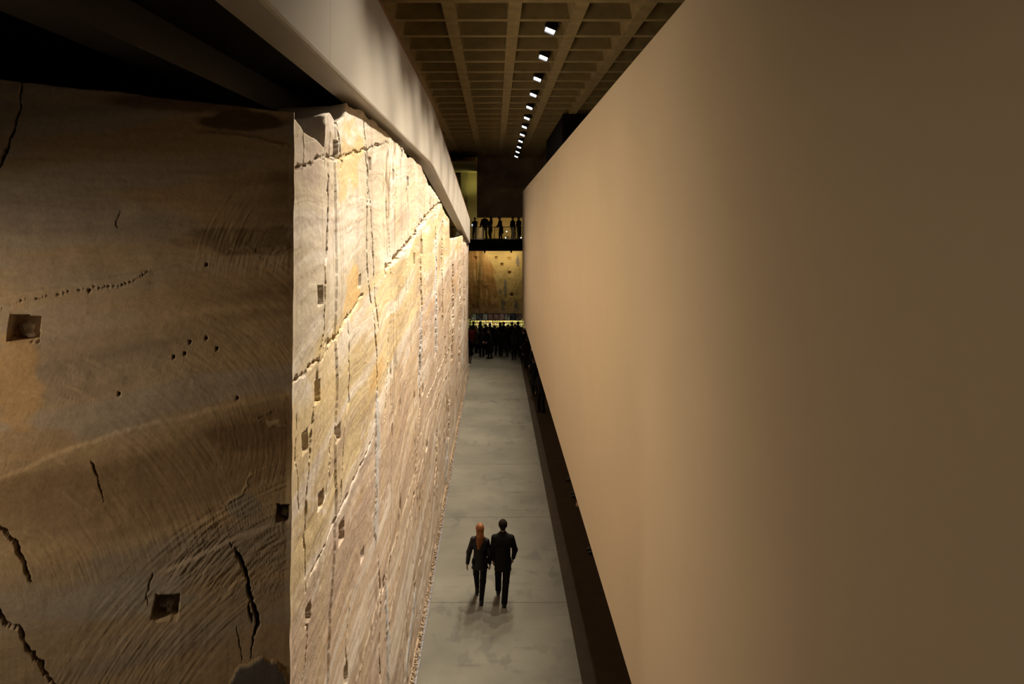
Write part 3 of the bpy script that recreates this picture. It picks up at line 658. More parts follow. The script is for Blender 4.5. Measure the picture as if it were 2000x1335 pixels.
for i, (px, py, rx, ry) in enumerate(((987, 562, 0.10, 0.62), (983, 595, 0.20, 0.45), (1010, 598, 0.25, 0.35), (1011, 508, 0.12, 0.40), (977, 570, 0.08, 0.2))):
    c0 = ((px - HX) / F * 56, EYE - (py - HY) / F * 56); q = ((T - c0[0]) / rx) ** 2 + ((Z - c0[1]) / ry) ** 2 + 1.2 * fbm(T * 4, Z * 4, 3, 400 + i)
    col = lerp_col(col, RGB(0.24, 0.22, 0.20), 0.9 * sstep(1.1, 0.8, q))
col *= (1 + 0.14 * fbm(T * 2, Z * 12, 3, 37))[..., None]
for (px, py) in ((928, 503), (969.5, 503), (995, 505), (980, 516.5), (995, 532), (1000, 575)):
    c0 = ((px - HX) / F * 56, EYE - (py - HY) / F * 56); D -= 0.25 * sstep(0.12, 0.08, np.maximum(np.abs(T - c0[0]), np.abs(Z - c0[1])))
idx = np.arange(nz * ny).reshape(nz, ny); Q = np.stack([idx[:-1, :-1], idx[:-1, 1:], idx[1:, 1:], idx[1:, :-1]], -1).reshape(-1, 4)
me = np_mesh('wall_far', np.stack([T, 56 - D, Z], -1).reshape(-1, 3), Q)
a = me.color_attributes.new('tint', 'FLOAT_COLOR', 'POINT'); buf = np.ones((nz * ny, 4), np.float32); buf[:, :3] = np.clip(col.reshape(-1, 3), 0.01, 0.9); a.data.foreach_set('color', buf.ravel())
wf = struct(link('wall_far', me, M_rock)); tag(wf, 'ochre and brown rock wall at the far end under the bridge')

# bridge
br = empty('footbridge', (0, 54.8, 6.9)); tag(br, 'black footbridge crossing the far end below the concrete bulkhead', 'bridge')
box('deck', (-6, 6, -0.8, 0.9, -0.12, 0.0), M_dark, br); box('girder', (-6, 6, -0.82, -0.55, -0.78, -0.121), M_dark, br); box('girder', (-6, 6, 0.6, 0.85, -0.78, -0.121), M_dark, br)
struct(box('landing', (-9, 9, 55.72, 60, 6.7, 6.895), M_dark))
bal = empty('balustrade', (0, 54.08, 6.9)); tag(bal, 'glass balustrade with a dark handrail along the far bridge', 'balustrade')
box('handrail', (-6, 6, -0.025, 0.025, 0.90, 0.95), M_housing, bal)
for i in range(8): box('pane', (-6 + i * 1.5 + 0.01, -4.5 + i * 1.5 - 0.01, -0.006, 0.006, 0.02, 0.895), M_glass, bal)
for i in range(9): box('post', (-6.02 + i * 1.5, -5.98 + i * 1.5, 0.012, 0.05, 0.0, 0.9), M_housing, bal)
M_dot = mat('small_lamp_glow', (1, 1, 1), emit=(1.0, 0.95, 0.8), strength=4.0)
for (px, py, lab) in ((989.4, 452, 'upper of two tiny bright lamps behind the bridge visitors'), (987.6, 464, 'lower of two tiny bright lamps behind the bridge visitors'), (1017.5, 464, 'tiny lamp at the right end of the bridge by the wall')):
    Yd = 56.2; t = empty('marker_lamp', ((px - HX) / F * Yd, Yd, EYE - (py - HY) / F * Yd)); tag(t, lab, 'lamp')
    bz = lathe([(0.03, 0), (0.04, 0.01), (0.045, 0.05)], 12); o = link('bulb', bm_mesh('bulb', bz), M_dot, t); o.rotation_euler = (math.pi / 2, 0, 0)
    zz = t.location.z - 6.895
    box('stem', (-0.012, 0.012, 0.0, 0.03, -zz, 0.0), M_housing, t)

# two small spotlights added under the bridge to brighten the far rock
for x_, lab in ((-0.7, 'left spotlight added under the far bridge'), (1.2, 'right spotlight added under the far bridge')):
    t = empty('added_spotlight', (x_, 54.5, 6.1)); tag(t, lab + ' washing the ochre rock', 'spotlight')
    o = link('shade', bm_mesh('shade', lathe([(0.03, 0.0), (0.06, 0.02), (0.06, 0.14), (0.05, 0.14), (0.045, 0.03)], 12)), M_housing, t); o.rotation_euler = (math.radians(-130), 0, 0)
    box('stem', (-0.01, 0.01, -0.01, 0.01, 0.0, 0.68), M_housing, t)
    ld = bpy.data.lights.new('added_spotlight', 'SPOT'); ld.energy = 100; ld.color = (1.0, 0.78, 0.45); ld.spot_size = math.radians(150); ld.spot_blend = 0.7; ld.shadow_soft_size = 0.06
    lo = bpy.data.objects.new('bulb', ld); C.objects.link(lo); lo.parent = t; lo.location = (0, 0.10, -0.10); lo.rotation_euler = Vector((0, 0.75, -0.65)).to_track_quat('-Z', 'Y').to_euler()

# bar
M_wood = mat('bar_dark_wood', (0.05, 0.03, 0.015), 0.5, noise=(4, 0.3))
M_glow = mat('backlit_panel', (0.6, 0.5, 0.2), emit=(0.75, 0.62, 0.16), strength=0.16, noise=(2, 0.1))
bar = empty('bar_counter', (0.3, 50.6, 0)); tag(bar, 'dark bar counter behind the crowd at the far end', 'counter')
box('front', (-2.2, 2.2, -0.3, 0.3, 0, 1.0), M_wood, bar); box('worktop', (-2.25, 2.25, -0.38, 0.34, 1.001, 1.05), M_dark, bar, 0.006)
bb = empty('back_bar', (0.3, 52.6, 0)); tag(bb, 'backlit shelf unit full of bottles behind the bar', 'shelf unit')
box('cabinet', (-2.3, 2.3, -0.35, 0.2, 0, 0.85), M_wood, bb); box('light_panel', (-2.3, 2.3, 0.14, 0.19, 0.851, 1.46), M_glow, bb)
box('shelf', (-2.3, 2.3, -0.15, 0.139, 1.03, 1.055), M_wood, bb); box('shelf', (-2.3, 2.3, -0.05, 0.139, 1.24, 1.26), M_wood, bb)
bp = [(0.036, 0), (0.04, 0.008), (0.04, 0.15), (0.036, 0.17), (0.014, 0.20), (0.013, 0.25), (0.016, 0.252), (0.016, 0.265)]
bmes = []
for i, (c, e_) in enumerate((((0.75, 0.65, 0.3), 0.1), ((0.2, 0.35, 0.12), 0.0), ((0.6, 0.3, 0.08), 0.0), ((0.85, 0.85, 0.8), 0.1), ((0.12, 0.08, 0.05), 0.0))):
    me = bm_mesh('bottle', lathe(bp, 10)); m = mat('bottle_glass_%d' % i, c, 0.12, spec=0.8); me.materials.append(m)
    p_ = m.node_tree.nodes['Principled BSDF']; p_.inputs['Transmission Weight'].default_value = 0.5
    bmes.append(me)
rb = random.Random(3); cn = ('pale yellow', 'green', 'amber', 'clear', 'dark brown')
for sy, z, sc in ((-0.25, 0.851, 0.85), (-0.05, 1.056, 0.7), (0.05, 1.262, 0.62)):
    x = -1.95
    while x < 2.1:
        j = rb.choice((0, 0, 1, 2, 3, 3, 4)); o = link('bottle', bmes[j]); o.location = (0.3 + x, 52.6 + sy, z); s_ = sc * rb.uniform(0.85, 1.1); o.scale = (s_, s_, s_)
        tag(o, '%s bottle standing on the back bar shelves' % cn[j], 'bottle', '%s bottles on the back bar' % cn[j]); x += rb.uniform(0.085, 0.17)
# bar lamps
area('bar_lamp', (0.3, 52.3, 1.44), 1.0, 45.0, (1.0, 0.9, 0.55), (0, 0.1, -1)).data.shape = 'RECTANGLE'
bpy.data.objects['bar_lamp'].data.size = 3.8; bpy.data.objects['bar_lamp'].data.size_y = 0.05; bpy.data.objects['bar_lamp'].parent = None
# nine framed pictures in a row above the bar
def picture_mat(i, c0, c1):
    m = mat('picture_%d' % i, c0, 0.4); nt = m.node_tree; p = nt.nodes['Principled BSDF']
    tc = nt.nodes.new('ShaderNodeTexCoord'); n = nt.nodes.new('ShaderNodeTexNoise'); n.inputs['Scale'].default_value = 9; n.inputs['Detail'].default_value = 3
    mp = nt.nodes.new('ShaderNodeMapping'); mp.inputs['Location'].default_value = (i * 3.1, 0, i * 1.7); mp.inputs['Scale'].default_value = (1, 1, 0.45)
    r = nt.nodes.new('ShaderNodeValToRGB'); r.color_ramp.elements[0].position = 0.4; r.color_ramp.elements[1].position = 0.62
    r.color_ramp.elements[0].color = (*c0, 1); r.color_ramp.elements[1].color = (*c1, 1)
    nt.links.new(tc.outputs['Object'], mp.inputs[0]); nt.links.new(mp.outputs[0], n.inputs['Vector']); nt.links.new(n.outputs['Fac'], r.inputs['Fac']); nt.links.new(r.outputs['Color'], p.inputs['Base Color'])
    nt.links.new(r.outputs['Color'], p.inputs['Emission Color']); p.inputs['Emission Strength'].default_value = 0.14
    return m
pc = [((.10, .12, .05), (.5, .5, .32)), ((.01, .01, .02), (.16, .17, .13)), ((.14, .13, .09), (.42, .40, .28)), ((.16, .06, .03), (.30, .22, .16)), ((.14, .04, .03), (.34, .22, .18)), ((.18, .09, .06), (.42, .32, .24)), ((.02, .02, .02), (.45, .40, .28)), ((.01, .01, .015), (.06, .06, .06)), ((.05, .015, .015), (.24, .18, .13))]
pn = ['pale green grey', 'near black', 'pale grey', 'reddish', 'dark red', 'pinkish', 'black and cream', 'black', 'maroon']
for i in range(9):
    Yd = 51.9; x0 = (919.6 + i * 11.0 - HX) / F * Yd; w_ = 11.0 / F * Yd; zc = EYE - (618.7 - HY) / F * Yd
    t = empty('framed_picture', (x0 + w_ / 2, Yd, zc)); tag(t, '%s framed picture in the row above the bar, %s from the left' % (pn[i], ordw[i]), 'picture', 'framed pictures above the bar')
    h2 = 0.20; w2 = w_ / 2 - 0.004
    for b_ in ((-w2, w2, -0.03, 0.02, h2, h2 + 0.035), (-w2, w2, -0.03, 0.02, -h2 - 0.035, -h2), (-w2, -w2 + 0.028, -0.03, 0.02, -h2, h2), (w2 - 0.028, w2, -0.03, 0.02, -h2, h2)):
        box('frame_bar', b_, M_housing, t)
    box('print', (-w2 + 0.028, w2 - 0.028, -0.004, 0.01, -h2, h2), picture_mat(i, *pc[i]), t)
tag(box('picture_rail', (-1.75, 2.4, 51.93, 52.0, 1.47, 1.52), M_housing), 'dark rail carrying the row of framed pictures above the bar', 'rail')
for x_ in (-1.70, 2.3): box('rail_post', (x_, x_ + 0.06, 51.93, 52.0, 0.0, 1.47), M_housing, bpy.data.objects['picture_rail'])

# ------------------------------------------------------------------ people: implicit bodies turned into one continuous mesh each
def nets(prims, res, k=0.03, cuts=()):
    """prims: (a, b, ra, rb, squash_y); smooth union -> surface nets mesh"""
    pts = np.array([p for pr in prims for p in (pr[0], pr[1])]); rm = max(max(pr[2], pr[3]) for pr in prims) + 0.06
    lo = pts.min(0) - rm; hi = pts.max(0) + rm
    n_ = np.ceil((hi - lo) / res).astype(int) + 1
    G = np.full(n_, 0.5, np.float32)
    ax = [lo[i] + res * np.arange(n_[i], dtype=np.float32) for i in range(3)]
    for a, b, ra, rb_, sq in prims:
        a = np.array(a, np.float32); b = np.array(b, np.float32); m = max(ra, rb_) * 1.05 + 0.05
        l = np.maximum(0, np.floor((np.minimum(a, b) - m - lo) / res).astype(int)); h = np.minimum(n_, np.ceil((np.maximum(a, b) + m - lo) / res).astype(int) + 1)
        gx = ax[0][l[0]:h[0], None, None]; gy = ax[1][None, l[1]:h[1], None]; gz = ax[2][None, None, l[2]:h[2]]
        d = b - a; l2 = float(d @ d) + 1e-9
        t = np.clip(((gx - a[0]) * d[0] + (gy - a[1]) * d[1] + (gz - a[2]) * d[2]) / l2, 0, 1)
        r = ra + (rb_ - ra) * t
        dist = np.sqrt((gx - a[0] - t * d[0]) ** 2 + ((gy - a[1] - t * d[1]) / sq) ** 2 + (gz - a[2] - t * d[2]) ** 2) - r
        S = G[l[0]:h[0], l[1]:h[1], l[2]:h[2]]
        hh = np.clip(0.5 + 0.5 * (S - dist) / k, 0, 1)
        G[l[0]:h[0], l[1]:h[1], l[2]:h[2]] = S + (dist - S) * hh - k * hh * (1 - hh)
    for (axis, val, sign) in cuts:                    # keep sign*(coordinate - val) > 0
        c = -(sign * (ax[axis] - val)); sh = [1, 1, 1]; sh[axis] = -1
        G = np.maximum(G, c.reshape(sh).astype(np.float32))
    for f in (G[0], G[-1], G[:, 0], G[:, -1], G[:, :, 0], G[:, :, -1]): np.maximum(f, 0.01, out=f)
    ins = (G < 0)
    cnt = sum(ins[i:i + n_[0] - 1, j:j + n_[1] - 1, q:q + n_[2] - 1].astype(np.int8) for i in (0, 1) for j in (0, 1) for q in (0, 1))
    act = np.argwhere((cnt > 0) & (cnt < 8))
    ids = -np.ones(cnt.shape, np.int32); ids[act[:, 0], act[:, 1], act[:, 2]] = np.arange(len(act))
    cor = [(i, j, q) for i in (0, 1) for j in (0, 1) for q in (0, 1)]
    val = {c: G[act[:, 0] + c[0], act[:, 1] + c[1], act[:, 2] + c[2]] for c in cor}
    acc = np.zeros((len(act), 3), np.float32); w = np.zeros(len(act), np.float32)
    for c in cor:
        for axis in range(3):
            if c[axis] == 0:
                e_ = list(c); e_[axis] = 1; va, vb = val[c], val[tuple(e_)]
                x_ = (va < 0) != (vb < 0); t = np.where(x_, va / np.where(x_, va - vb, 1), 0)
                p_ = np.tile(np.array(c, np.float32), (len(act), 1)); p_[:, axis] += t
                acc += p_ * x_[:, None]; w += x_
    V = lo + res * (act + acc / np.maximum(w, 1)[:, None])
    Q = []
    for axis in range(3):
        sl0 = [slice(1, -1)] * 3; A = [slice(1, n_[i] - 1) for i in range(3)]; B = list(A); A[axis] = slice(0, n_[axis] - 1); B[axis] = slice(1, n_[axis])
        s0 = ins[tuple(A)]; s1 = ins[tuple(B)]; e_ = np.argwhere(s0 != s1)
        if len(e_) == 0: continue
        o1, o2 = (axis + 1) % 3, (axis + 2) % 3
        base = e_.copy(); base[:, o1] += 1; base[:, o2] += 1
        flip = s0[e_[:, 0], e_[:, 1], e_[:, 2]]
        def cell(d1, d2):
            c = base.copy(); c[:, o1] -= d1; c[:, o2] -= d2; return ids[c[:, 0], c[:, 1], c[:, 2]]
        q_ = np.stack([cell(1, 1), cell(0, 1), cell(0, 0), cell(1, 0)], -1)
        q_[~flip] = q_[~flip][:, ::-1]; Q.append(q_)
    return V, np.concatenate(Q)

def ik(a, c, l1, l2, pole):
    a = np.array(a, float); c = np.array(c, float); d = c - a; L = np.linalg.norm(d)
    if L > (l1 + l2) * 0.995: c = a + d / L * (l1 + l2) * 0.995; d = c - a; L = np.linalg.norm(d)
    x = (l1 * l1 - l2 * l2 + L * L) / (2 * L); h = math.sqrt(max(0, l1 * l1 - x * x)); n = d / L
    p = np.array(pole, float); p -= n * (p @ n); p /= np.linalg.norm(p)
    return a + n * x + p * h, c

def person_meshes(o, res):
    """o: pose and clothing options -> dict part -> mesh"""
    female = o.get('female', False); lean = o.get('lean', 0.0); sw = 0.155 if female else 0.18; hipw = 0.09; bulk = o.get('bulk', 1.0)
    sh_t = o.get('shoulder_tilt', 0.0)
    def L(p): return (p[0], p[1] + lean * max(0, p[2] - 0.95), p[2])          # lean of the upper body
    legs = []
    for sgn, (fx, fy, fz) in ((-1, o.get('lf', (-0.09, 0, 0))), (1, o.get('rf', (0.09, 0, 0)))):
        hip = (sgn * hipw, 0, 0.90); ank = (fx, fy, 0.085 + fz); kn, ank = ik(hip, ank, 0.425, 0.405, (sgn * 0.12, 1, 0)); legs.append((hip, kn, ank, fz))
    arms = []
    for sgn, hd, pole in ((-1, o.get('lh', (-0.26, 0.03, 0.80)), o.get('lp', (-0.4, -1, 0))), (1, o.get('rh', (0.26, 0.03, 0.80)), o.get('rp', (0.4, -1, 0)))):
        s_ = L((sgn * sw, 0, 1.395 + sgn * sh_t)); el, wr = ik(s_, hd, 0.285, 0.255, pole); arms.append((s_, el, wr, sgn))
    body, jac, tro = [], [], []
    w = 0.88 if female else 1.0
    # torso
    torso = [(L((0, 0, 1.02)), L((0, 0, 1.34)), 0.118 * w * bulk, 0.145 * w * bulk, 0.72), (L((-0.075 * w, 0, 1.30)), L((0.075 * w, 0, 1.30)), 0.105 * bulk, 0.105 * bulk, 0.85), (L((-sw + 0.02, 0, 1.385 - sh_t)), L((0, -0.005, 1.45)), 0.055, 0.06, 1.0), (L((sw - 0.02, 0, 1.385 + sh_t)), L((0, -0.005, 1.45)), 0.055, 0.06, 1.0), (L((0, -0.005, 1.40)), L((0, 0, 1.47)), 0.085, 0.06, 0.9)]
    pelvis = [((-0.055, 0, 0.93), (0.055, 0, 0.93), 0.112 * (1.04 if female else 1), 0.112 * (1.04 if female else 1), 0.86)]
    body += torso + pelvis
    nk = L((0, 0.0, 1.46)); hc = L((0, 0.012, 1.645)); turn = o.get('turn', 0.0); nod = o.get('nod', 0.0)
    ct, st = math.cos(turn), math.sin(turn)
    def Hd(x, y, z): y, z = y * math.cos(nod) + z * math.sin(nod), -y * math.sin(nod) + z * math.cos(nod); return (hc[0] + x * ct - y * st, hc[1] + x * st + y * ct, hc[2] + z)
    body += [(nk, Hd(0, -0.01, -0.06), 0.055, 0.05, 1)]
    body += [(Hd(0, -0.012, 0.035), Hd(0, 0.008, 0.02), 0.082, 0.078, 1.08), (Hd(0, 0.015, 0.0), Hd(0, 0.040, -0.075), 0.066, 0.042, 1.0)]
    body += [(Hd(0, 0.085, 0.005), Hd(0, 0.105, -0.025), 0.010, 0.014, 1), (Hd(-0.02, 0.075, -0.062), Hd(0.02, 0.075, -0.062), 0.012, 0.012, 1)]
    for e_ in (-1, 1): body += [(Hd(e_ * 0.078, 0.0, 0.015), Hd(e_ * 0.082, -0.006, -0.02), 0.016, 0.011, 1)]
    for hip, kn, ank, fz in legs:
        body += [(hip, kn, 0.082 * w, 0.053, 1), (kn, ank, 0.054, 0.034, 1), (ank, (ank[0], ank[1] + 0.13, max(0.03, ank[2] - 0.055 - fz)), 0.034, 0.028, 1)]
    for s_, el, wr, sgn in arms:
        body += [(s_, el, 0.048 * w, 0.038, 1), (el, wr, 0.037 * w, 0.025, 1)]
    out = {}
    fine = res < 0.02
    for s_, el, wr, sgn in arms:                    # hands: palm, four unequal fingers and a thumb on its side
        d = (wr - el) / np.linalg.norm(wr - el); fw = np.array((0, 1, 0.0)); fw = fw - d * (fw @ d); fw /= np.linalg.norm(fw); side = np.cross(d, fw)
        inn = np.array((-sgn, 0, 0.0)); inn = inn - d * (inn @ d); inn /= np.linalg.norm(inn)
        for q in (-0.022, 0.0, 0.022): body.append((wr + d * 0.01 + fw * q * 0.7, wr + d * 0.085 + fw * q, 0.017, 0.014, 1))
        for i, (q, ln) in enumerate(((0.030, 0.070), (0.010, 0.078), (-0.010, 0.072), (-0.029, 0.056))):
            b0 = wr + d * 0.088 + fw * q; b1 = b0 + d * ln * 0.5 + inn * 0.008; b2 = b1 + d * ln * 0.38 + inn * 0.024
            body += [(b0, b1, 0.0095, 0.0085, 1), (b1, b2, 0.0085, 0.0075, 1)]
        t0 = wr + d * 0.03 + fw * 0.022; t1 = t0 + fw * 0.028 + d * 0.03; body += [(t0, t1, 0.013, 0.010, 1), (t1, t1 + d * 0.035 + inn * 0.01, 0.010, 0.008, 1)]
    out['body'] = nets(body, res, 0.018 if fine else 0.03)
    cl = 0.014 if fine else 0.024
    hem = o.get('hem', 0.84); fl = o.get('flare', 0.165)
    for a, b, ra, rb_, sq in torso: jac.append((a, b, ra + cl, rb_ + cl, sq))
    jac.append((L((0, 0, 1.12)), (0, 0, hem - 0.12), 0.132 * w * bulk + cl, fl, 0.80))
    for s_, el, wr, sgn in arms: jac += [(s_, el, 0.052 * w + cl, 0.044 + cl, 1), (el, el + (wr - el) * 0.97, 0.044 + cl, 0.034 + cl * 0.6, 1)]
    jac.append((nk, (nk[0], nk[1], nk[2] + 0.03), 0.062 + cl * 0.6, 0.060 + cl * 0.6, 1))
    lowest_cuff = min(min(w_[2][2] for w_ in arms) - 0.05, hem)
    V, Q = nets([j for j in jac], res, 0.03)
    # trim the skirt of the jacket at the hem, but not the cuffs
    if True:
        torso_zone = (V[:, 2] < hem) & (np.abs(V[:, 0]) < fl * 0.98)
        V[torso_zone, 2] = hem - 0.25 * np.clip(hem - V[torso_zone, 2], 0, 0.04)
    out['jacket'] = (V, Q)
    for a, b, ra, rb_, sq in pelvis: tro.append((a, b, ra + cl * 0.7, rb_ + cl * 0.7, sq))
    tro.append(((0, 0, 0.95), (0, 0, 1.02), 0.12 * w, 0.115 * w, 0.8))
    for hip, kn, ank, fz in legs: tro += [(hip, kn, 0.088 * w + cl * 0.7, 0.060 + cl * 0.7, 1), (kn, ank, 0.060 + cl * 0.7, (0.042 if female else 0.058) + cl * 0.5, 1)]
    out['trousers'] = nets(tro, res, 0.025)
    out['shoes'] = []
    for hip, kn, ank, fz in legs:
        p_ = 0.0 if fz < 0.02 else 0.10
        heel = np.array((ank[0], ank[1] - 0.03, 0.035 + fz)); toe = np.array((ank[0], ank[1] + 0.16, 0.03 + fz * 0.2)); 
        out['shoes'].append(nets([(heel, toe, 0.043, 0.034, 1), (ank, heel, 0.05, 0.043, 1), (ank, toe, 0.045, 0.03, 1)], max(res * 0.8, 0.008), 0.02, ((2, 0.0, 1),)))
    hr = o.get('hair', 'short'); hp = [(Hd(0, -0.022, 0.040), Hd(0, -0.004, 0.045), 0.094, 0.088, 1.05), (Hd(0, -0.045, 0.0), Hd(0, -0.045, -0.04), 0.066, 0.058, 1.0)]
    if hr == 'long':
        b0 = np.array(Hd(0, -0.045, 0.0)); hp += [(b0, b0 + (0.0, -0.035, -0.16), 0.088, 0.080, 0.9), (b0 + (0, -0.035, -0.16), b0 + (-0.015, -0.055, -0.33), 0.085, 0.05, 0.7), (b0 + (-0.03, -0.05, -0.24), b0 + (-0.035, -0.07, -0.40), 0.06, 0.03, 0.7), (b0 + (0.04, -0.03, -0.15), b0 + (0.055, -0.05, -0.32), 0.05, 0.02, 0.7)]
    V, Q = nets(hp, res, 0.03)
    out['hair'] = (V, Q)
    out['eyes'] = [Hd(-0.03, 0.075, 0.012), Hd(0.03, 0.075, 0.012)]
    return out
def to_meshes(pm):
    r = {}
    for k_ in ('body', 'jacket', 'trousers', 'hair'): r[k_] = np_mesh(k_, *pm[k_], smooth=True)
    r['shoes'] = [np_mesh('shoe', *s_, smooth=True) for s_ in pm['shoes']]
    r['eyes'] = pm['eyes']; return r
def place(ms, loc, rz, scale, mats, label, group=None, eyes=False, coat='jacket'):
    t = empty('person', loc, rz); t.scale = (scale,) * 3; tag(t, label, 'person', group)
    for k_, nm in (('body', 'body'), ('jacket', coat), ('trousers', 'trousers'), ('hair', 'hair')):
        o = bpy.data.objects.new(nm, ms[k_]); C.objects.link(o); o.parent = t
        if not ms[k_].materials: ms[k_].materials.append(None)
        o.material_slots[0].link = 'OBJECT'; o.material_slots[0].material = mats.get(k_, M_skin)
    for s_ in ms['shoes']:
        o = bpy.data.objects.new('shoe', s_); C.objects.link(o); o.parent = t
        if not s_.materials: s_.materials.append(M_shoe)
    if eyes:
        for e_ in ms['eyes']:
            o = lump('eye', 0.011, 1, M_eye, t, e_)
    return t

# the couple
woman = to_meshes(person_meshes(dict(female=True, lf=(-0.055, 0.42, 0.03), rf=(0.03, -0.10, 0), lh=(-0.30, -0.02, 0.80), rh=(0.23, 0.08, 0.79), lp=(-1, -0.5, 0), rp=(1, -0.6, 0), hair='long', hem=0.80, flare=0.195, shoulder_tilt=-0.022, bulk=1.06), 0.0085))
place(woman, (-0.31, 16.15, 0), math.radians(2), 0.945, dict(jacket=M_leather, trousers=M_black, hair=M_auburn), 'woman with long auburn hair in a black leather jacket walking away', eyes=True)
man = to_meshes(person_meshes(dict(lf=(-0.10, 0.34, 0.05), rf=(0.03, -0.12, 0), lh=(-0.21, 0.14, 0.86), rh=(0.22, 0.16, 0.90), lp=(-1, -0.9, 0), rp=(1, -0.9, 0), hem=0.74, flare=0.185, bulk=1.08, nod=0.15), 0.0085))
place(man, (0.175, 16.1, 0), math.radians(-1), 1.0, dict(jacket=M_black, trousers=M_black, hair=M_brownhair), 'man in a black coat walking away beside the auburn haired woman', eyes=True, coat='coat')

# simpler figures for the distance
R2 = 0.03
V_std = to_meshes(person_meshes(dict(lf=(-0.11, 0.02, 0), rf=(0.11, -0.02, 0), hem=0.82), R2))
V_wide = to_meshes(person_meshes(dict(lf=(-0.13, 0.0, 0), rf=(0.13, 0.0, 0), hem=0.92, bulk=1.28, flare=0.18, lh=(-0.33, 0.05, 0.84), rh=(0.33, 0.05, 0.84)), R2))
V_coat = to_meshes(person_meshes(dict(female=True, lf=(-0.07, 0.0, 0), rf=(0.07, 0.12, 0), hem=0.52, flare=0.24, lean=0.22, lh=(-0.16, 0.34, 1.0), rh=(0.16, 0.36, 1.0), nod=0.35), R2))
V_skirt = to_meshes(person_meshes(dict(female=True, lf=(-0.20, 0.10, 0), rf=(0.10, -0.08, 0), hem=0.62, flare=0.23, lean=-0.1, lh=(-0.2, 0.26, 1.0), rh=(0.2, 0.12, 1.02), hair='long'), R2))
V_phone = to_meshes(person_meshes(dict(lf=(-0.10, 0.0, 0), rf=(0.10, 0.05, 0), hem=0.80, lh=(-0.10, 0.34, 1.15), rh=(0.10, 0.34, 1.15), nod=0.3), R2))
V_cross = to_meshes(person_meshes(dict(female=True, lf=(-0.06, 0.0, 0), rf=(0.09, 0.04, 0), hem=0.86, lh=(-0.05, 0.2, 1.08), rh=(0.1, 0.24, 1.12), hair='long'), R2))
PI = math.pi
blk_ = dict(jacket=M_black, trousers=M_black, hair=M_brownhair); nav = dict(jacket=M_navy, trousers=M_black, hair=M_brownhair)
def bridge_person(ms, px, rz, sc, mats_, label, Yd=54.7, **kw):
    return place(ms, ((px - HX) / F * Yd, Yd, 6.90), rz, sc, mats_, label, 'visitors on the far bridge', **kw)
ph = bridge_person(V_phone, 927.5, PI - 0.5, 0.90, nav, 'visitor in dark clothes holding a lit phone at the left end of the bridge')
bridge_person(V_wide, 946.5, PI, 1.0, dict(jacket=M_black, trousers=M_grey, hair=M_brownhair), 'broad visitor in black top and grey trousers on the bridge')
bridge_person(V_skirt, 957.5, PI - 0.9, 0.93, dict(jacket=M_grey, trousers=M_black, hair=M_brownhair), 'visitor in a long grey top with legs apart on the bridge', 55.3)
bridge_person(V_coat, 979, PI / 2 + 0.5, 0.93, blk_, 'visitor in a knee-length black coat leaning on the bridge rail', coat='coat')
bridge_person(V_std, 1001.5, PI + 0.9, 0.93, blk_, 'slim visitor in black standing by the bridge lamps')
bridge_person(V_cross, 1013.5, PI + 0.4, 0.92, nav, 'visitor half hidden by the beige wall at the right end of the bridge')
M_screen = mat('phone_screen', (0.1, 0.1, 0.12), emit=(0.55, 0.75, 1.0), strength=2.5)
pt = empty('smartphone', ph.matrix_basis @ Vector((0.0, 0.42, 1.17)), ph.rotation_euler.z); tag(pt, 'glowing smartphone held by the leftmost visitor on the bridge', 'phone')
box('case', (-0.04, 0.04, -0.006, 0.004, -0.075, 0.075), M_housing, pt); box('screen', (-0.036, 0.036, 0.0045, 0.008, -0.07, 0.07), M_screen, pt)

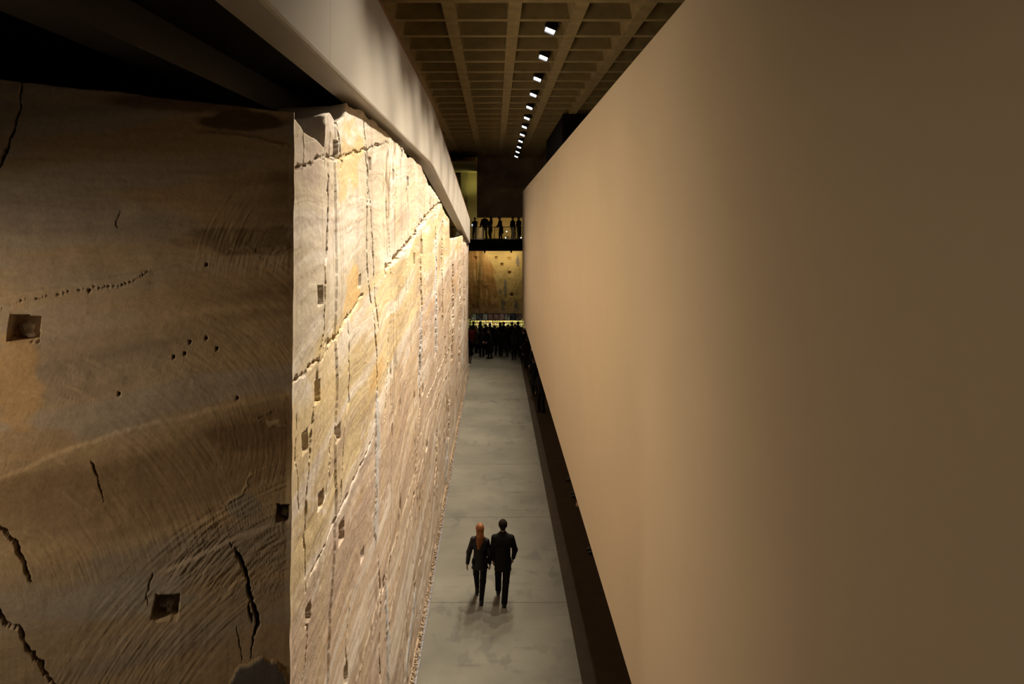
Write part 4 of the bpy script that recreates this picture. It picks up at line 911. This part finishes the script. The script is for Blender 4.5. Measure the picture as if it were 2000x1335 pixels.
# crowd before the bar
rc = random.Random(11)
crowd = [(919.5, 46.5, V_std, 1.04), (924, 49.6, V_coat, .95), (931, 47.6, V_skirt, 0.95), (938.5, 49.4, V_cross, .98), (941, 46.0, V_phone, 0.98), (948, 48.2, V_std, .97), (951.5, 47.0, V_cross, 0.97), (957, 49.2, V_std, .93), (959, 45.6, V_coat, 1.0), (966, 48.0, V_std, 0.93), (972, 46.6, V_wide, 0.97), (977, 48.8, V_cross, .98), (983.5, 48.4, V_std, 1.03), (987, 46.2, V_skirt, .98), (992, 48.0, V_coat, 0.97), (1000, 49, V_phone, .98), (1006.5, 47.2, V_wide, 1.04), (1012, 48.6, V_std, 1.02), (1018, 46.2, V_std, 1.02), (1003, 45.2, V_cross, .96), (1022, 45.0, V_std, 1.0)]
special = {0: (dict(jacket=M_red, trousers=M_black, hair=M_brownhair), 'tall visitor in a dark red top beside the cliff end before the bar'), 2: (dict(jacket=M_grey, trousers=M_black, hair=M_auburn), 'visitor with reddish hair at the left of the crowd before the bar'), 16: (nav, 'tall broad visitor at the right of the crowd before the bar')}
for i, (px, Yd, ms, sc) in enumerate(crowd):
    m_, lab = special.get(i, (rc.choice((blk_, nav)), 'dark clothed visitor standing in the crowd before the bar'))
    place(ms, ((px - HX) / F * Yd, Yd, 0), rc.uniform(-1.2, 1.2) + (PI if rc.random() < 0.3 else 0), sc, m_, lab, 'crowd before the bar')
# visitors along the foot of the hanging wall
for i, (x, yv, ms, rz, sc, lab) in enumerate(((1.82, 42.5, V_std, 0.4, 1.0, 'farthest dark visitor standing along the foot of the beige wall'), (1.95, 39.0, V_wide, 1.2, 1.0, 'broad dark visitor along the foot of the beige wall near the crowd'), (1.88, 35.6, V_coat, 0.2, 1.0, 'dark visitor in a long coat along the foot of the beige wall'), (2.0, 32.6, V_std, 2.6, 1.0, 'dark visitor with feet showing nearest to us of the group under the beige wall'),
        (2.42, 23.9, V_std, PI / 2, 1.0, 'visitor behind the beige wall of whom only a dark foot shows, farthest'), (2.43, 22.5, V_wide, PI / 2, 1.0, 'visitor behind the beige wall of whom only dark feet show, middle'), (2.46, 18.6, V_phone, PI / 2 - 0.2, 1.0, 'visitor behind the beige wall of whom only a shoe shows, nearest'))):
    place(ms, (x, yv, 0), rz, sc, blk_, lab, 'visitors under the hanging wall')
